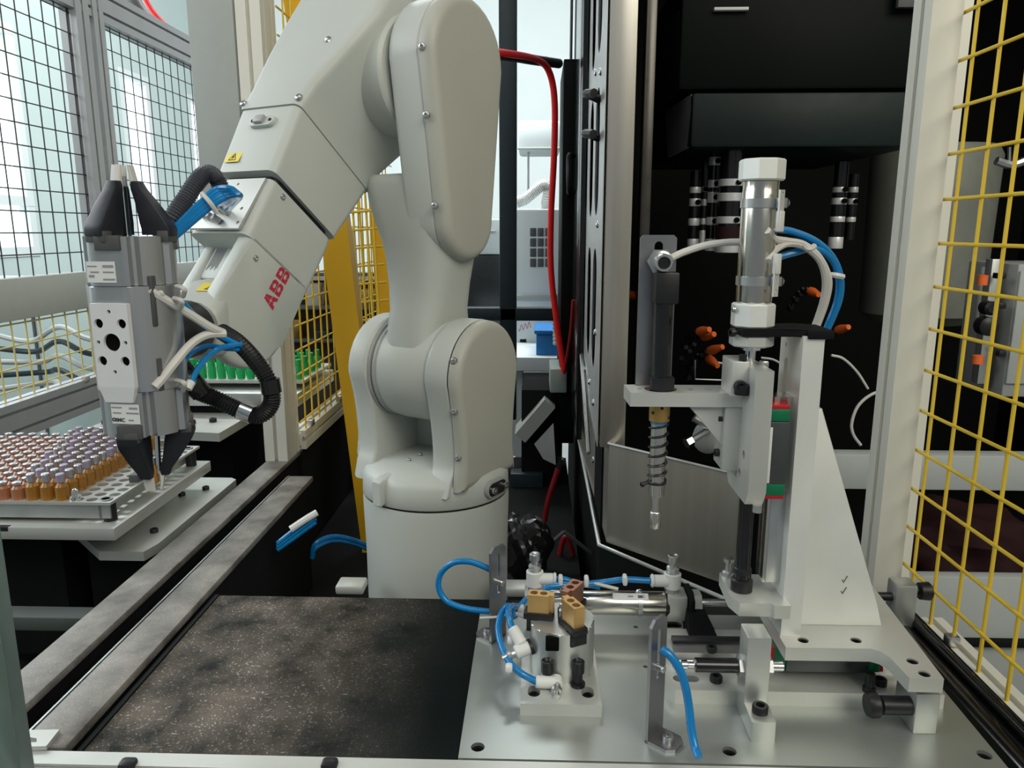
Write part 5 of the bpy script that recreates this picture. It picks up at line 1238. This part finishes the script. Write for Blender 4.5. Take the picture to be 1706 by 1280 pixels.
# coolant nozzles
noz = [((1046, 492), (1062, 495), 'orange coolant nozzle beside the stainless column'), ((1165, 553), (1182, 549), 'upper of the two stacked orange nozzles'), ((1172, 561), (1190, 557), 'lower of the two stacked orange nozzles'),
       ((1182, 585), (1204, 578), 'bright orange nozzle pointing right'), ((1180, 597), (1196, 610), 'orange nozzle pointing down right'), ((1396, 550), (1414, 545), 'dim orange nozzle right of the column'), ((1350, 485), (1364, 491), 'dim orange nozzle in the dark high right of the jig')]
for i, (a_, b_, lab) in enumerate(noz):
    Y_ = 1.38+.02*i; p_, q_ = at(*a_, Y_), at(*b_, Y_-.03); t = thing('coolant_nozzle', lab, 'nozzle', p_, 'orange coolant nozzles')
    d_ = (q_-p_); part('tip', lathe([(.008, 0), (.009, d_.length*.3), (.005, d_.length), (.003, d_.length)], p_, d_, 16), 'orange', t)
    seg = BM()
    for k in range(5):
        c_ = p_-d_.normalized()*(.006+.012*k)+V((0, .006*k, -.003*k*k)); add_lathe(seg, [(.003, -.006), (.008, -.003), (.0085, .001), (.005, .006)], c_, d_, 12)
    part('segment_hose', seg, 'black_gloss', t)
wt = thing('white_coolant_line', 'thin white curved tube in the dark machine left of the fence post', 'tube', at(1420, 690, 1.3))
part('tube', tube([at(1484, 652, 1.3), at(1455, 656, 1.3), at(1430, 676, 1.3), at(1419, 705, 1.3), at(1422, 725, 1.3), at(1434, 742, 1.3)], .0028, 8), 'tube_white', wt)
wt = thing('white_coolant_line', 'thin white straightish tube in the dark right above the jig gusset', 'tube', at(1420, 620, 1.35))
part('tube', tube([at(1385, 592, 1.35), at(1405, 598, 1.35), at(1428, 620, 1.35), at(1446, 648, 1.35)], .0024, 8), 'tube_white', wt)
wt = thing('white_coolant_line', 'short white hooked tube below the orange nozzles', 'tube', at(1210, 620, 1.36))
part('tube', tube([at(1196, 604, 1.36), at(1210, 608, 1.36), at(1219, 620, 1.36), at(1216, 636, 1.36)], .002, 6), 'tube_white', wt)
part('frame', tube([at(1158, 600, 1.38), at(1158, 632, 1.38), at(1208, 634, 1.38)], .0016, 6, False), 'zinc', wt)
wt = thing('white_coolant_line', 'short white tube seen between the cylinder rod and the column', 'tube', at(1280, 600, 1.36))
part('tube', tube([at(1268, 596, 1.36), at(1290, 600, 1.36), at(1312, 614, 1.36)], .002, 6), 'tube_white', wt)
# metal cock under the shelf
ck2 = thing('machine_valve', 'small cast metal valve with lever in the shadow below the jig shelf', 'valve', at(1170, 715, 1.15))
part('body', lathe([(.010, 0), (.022, .006), (.026, .016), (.022, .03), (.012, .034)], at(1188, 722, 1.17), (-.55, -.75, -.2), 20), 'robot_grey', ck2)
part('stem', cyl(at(1178, 718, 1.14), at(1146, 738, 1.12), .005, 12), 'zinc', ck2)
part('nut', hexprism(at(1152, 734, 1.122), at(1143, 739, 1.118), .009), 'chrome', ck2)
part('lever', tube([at(1190, 712, 1.14), at(1172, 706, 1.13), at(1156, 697, 1.13)], .006, 8), 'zinc', ck2)
part('flap', prism([(-.02, -.016), (.02, -.016), (.026, .01), (.01, .024), (-.02, .016)], frame_m(at(1205, 728, 1.17), V((.8, .5, 0)).normalized(), UP, V((.5, -.8, 0)).normalized()), 0, .008, .002), 'grey_dark', ck2)
# grey cross members behind the right fence
gx = thing('grey_cross_beam', 'flat grey beam crossing behind the right fence post', 'beam', at(1500, 800, 1.15))
part('beam', rect(1376, 1860, 762, 815, 1.15, .03, .002), 'grey_panel', gx)
gx = thing('grey_lower_panel', 'grey sheet panel low behind the right fence', 'panel', at(1600, 1040, 1.1))
part('panel', rect(1488, 1900, 966, 1180, 1.1, .02, .002), 'grey_panel', gx)
part('ledge', rect(1600, 1900, 1073, 1079, 1.09, .02, .002), 'black_matte', gx)
ww = thing('crate_edge', 'dark box edge with a pale rim left of the fence post foot', 'box', at(1440, 960, 1.0))
part('box', rect(1428, 1478, 938, 1010, 1.0, .08, .002), 'black_machine_edge', ww)
part('rim', rect(1428, 1466, 932, 936, 1.0, .05, .001), 'alu_light', ww)
cl = thing('red_cloth', 'dark red cloth bundle in the shadow behind the right mesh', 'cloth', at(1590, 920, 1.4))
t = BM(); bmesh.ops.create_icosphere(t, subdivisions=4, radius=.12)
for v in t.verts:
    v.co += v.co.normalized()*(math.sin(v.co.x*50+v.co.z*30)*.012+math.sin(v.co.y*80+v.co.z*70)*.006); v.co.x *= 1.15; v.co.z *= .75
bmesh.ops.translate(t, verts=t.verts[:], vec=at(1590, 905, 1.45)); part('folds', t, 'cloth_red', cl)
dv_ = thing('control_unit', 'pale grey control unit with dark slots at the right picture edge', 'control unit', at(1690, 560, 1.3))
part('body', rect(1668, 1800, 440, 662, 1.3, .15, .004), 'robot_grey', dv_)
part('door', rect(1676, 1800, 452, 640, 1.295, .01, .002), 'grey_panel', dv_)
for y in (455, 505, 585): part('hinge', rect(1664, 1678, y, y+10, 1.29, .02, .002), 'black_plastic', dv_)
gd = thing('gauge_column', 'narrow pale column with a dark round gauge and orange cap behind the right mesh', 'gauge', at(1635, 520, 1.32))
part('column', rect(1647, 1654, 432, 640, 1.32, .02, .001), 'alu', gd)
part('plate', rect(1630, 1650, 445, 530, 1.34, .01, .001), 'tube_white', gd)
part('gauge', lathe([(.012, 0), (.012, .02), (.008, .024)], at(1641, 512, 1.30), (0, -1, 0), 20), 'black_plastic', gd)
part('lower_gauge', lathe([(.016, 0), (.016, .02), (.01, .024)], at(1637, 542, 1.30), (0, -1, 0), 20), 'black_plastic', gd)
part('cap', lathe([(.008, 0), (.008, .016), (0, .018)], at(1636, 475, 1.30), UP, 14), 'orange', gd)
part('cap', lathe([(.009, 0), (.009, .014), (0, .016)], at(1628, 606, 1.30), UP, 14), 'orange', gd)
# handles / lamps seen dimly beyond the mesh
lm = thing('chrome_lever', 'small chrome lever in the dark behind the right mesh', 'lever', at(1675, 270, 1.5))
part('arm', tube([at(1660, 268, 1.5), at(1685, 275, 1.5), at(1708, 268, 1.5)], .008, 8), 'zinc', lm)
part('stem', cyl(at(1682, 245, 1.5), at(1682, 268, 1.5), .003, 8), 'zinc', lm)
# red hose from the roof to the floor behind the robot
hr = thing('red_air_hose', 'bright red air hose hanging in an arc between robot and machine door', 'hose', at(930, 560, 1.9))
part('hose', tube([at(800, 86, 1.5), at(850, 90, 1.6), at(895, 100, 1.75), at(915, 120, 1.8), at(924, 170, 1.82), at(923, 260, 1.84), at(918, 360, 1.86), at(918, 450, 1.87), at(928, 540, 1.88), at(940, 620, 1.88)], .0075, 12), 'hose_red', hr)
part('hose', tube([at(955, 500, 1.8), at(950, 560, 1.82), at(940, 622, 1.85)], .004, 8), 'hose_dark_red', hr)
bh = thing('black_cable_conduit', 'black corrugated conduit running from the robot elbow to the machine door', 'conduit', at(870, 98, 1.7))
ribbed([at(800, 88, 1.5), at(850, 93, 1.62), at(890, 100, 1.75), at(932, 106, 1.88)], .011, 'black_plastic', 'conduit', bh, k=30)
part('cable_tie', lathe([(.012, 0), (.012, .004)], at(908, 103, 1.81), (1, 0, 0), 14), 'grey_panel', bh)
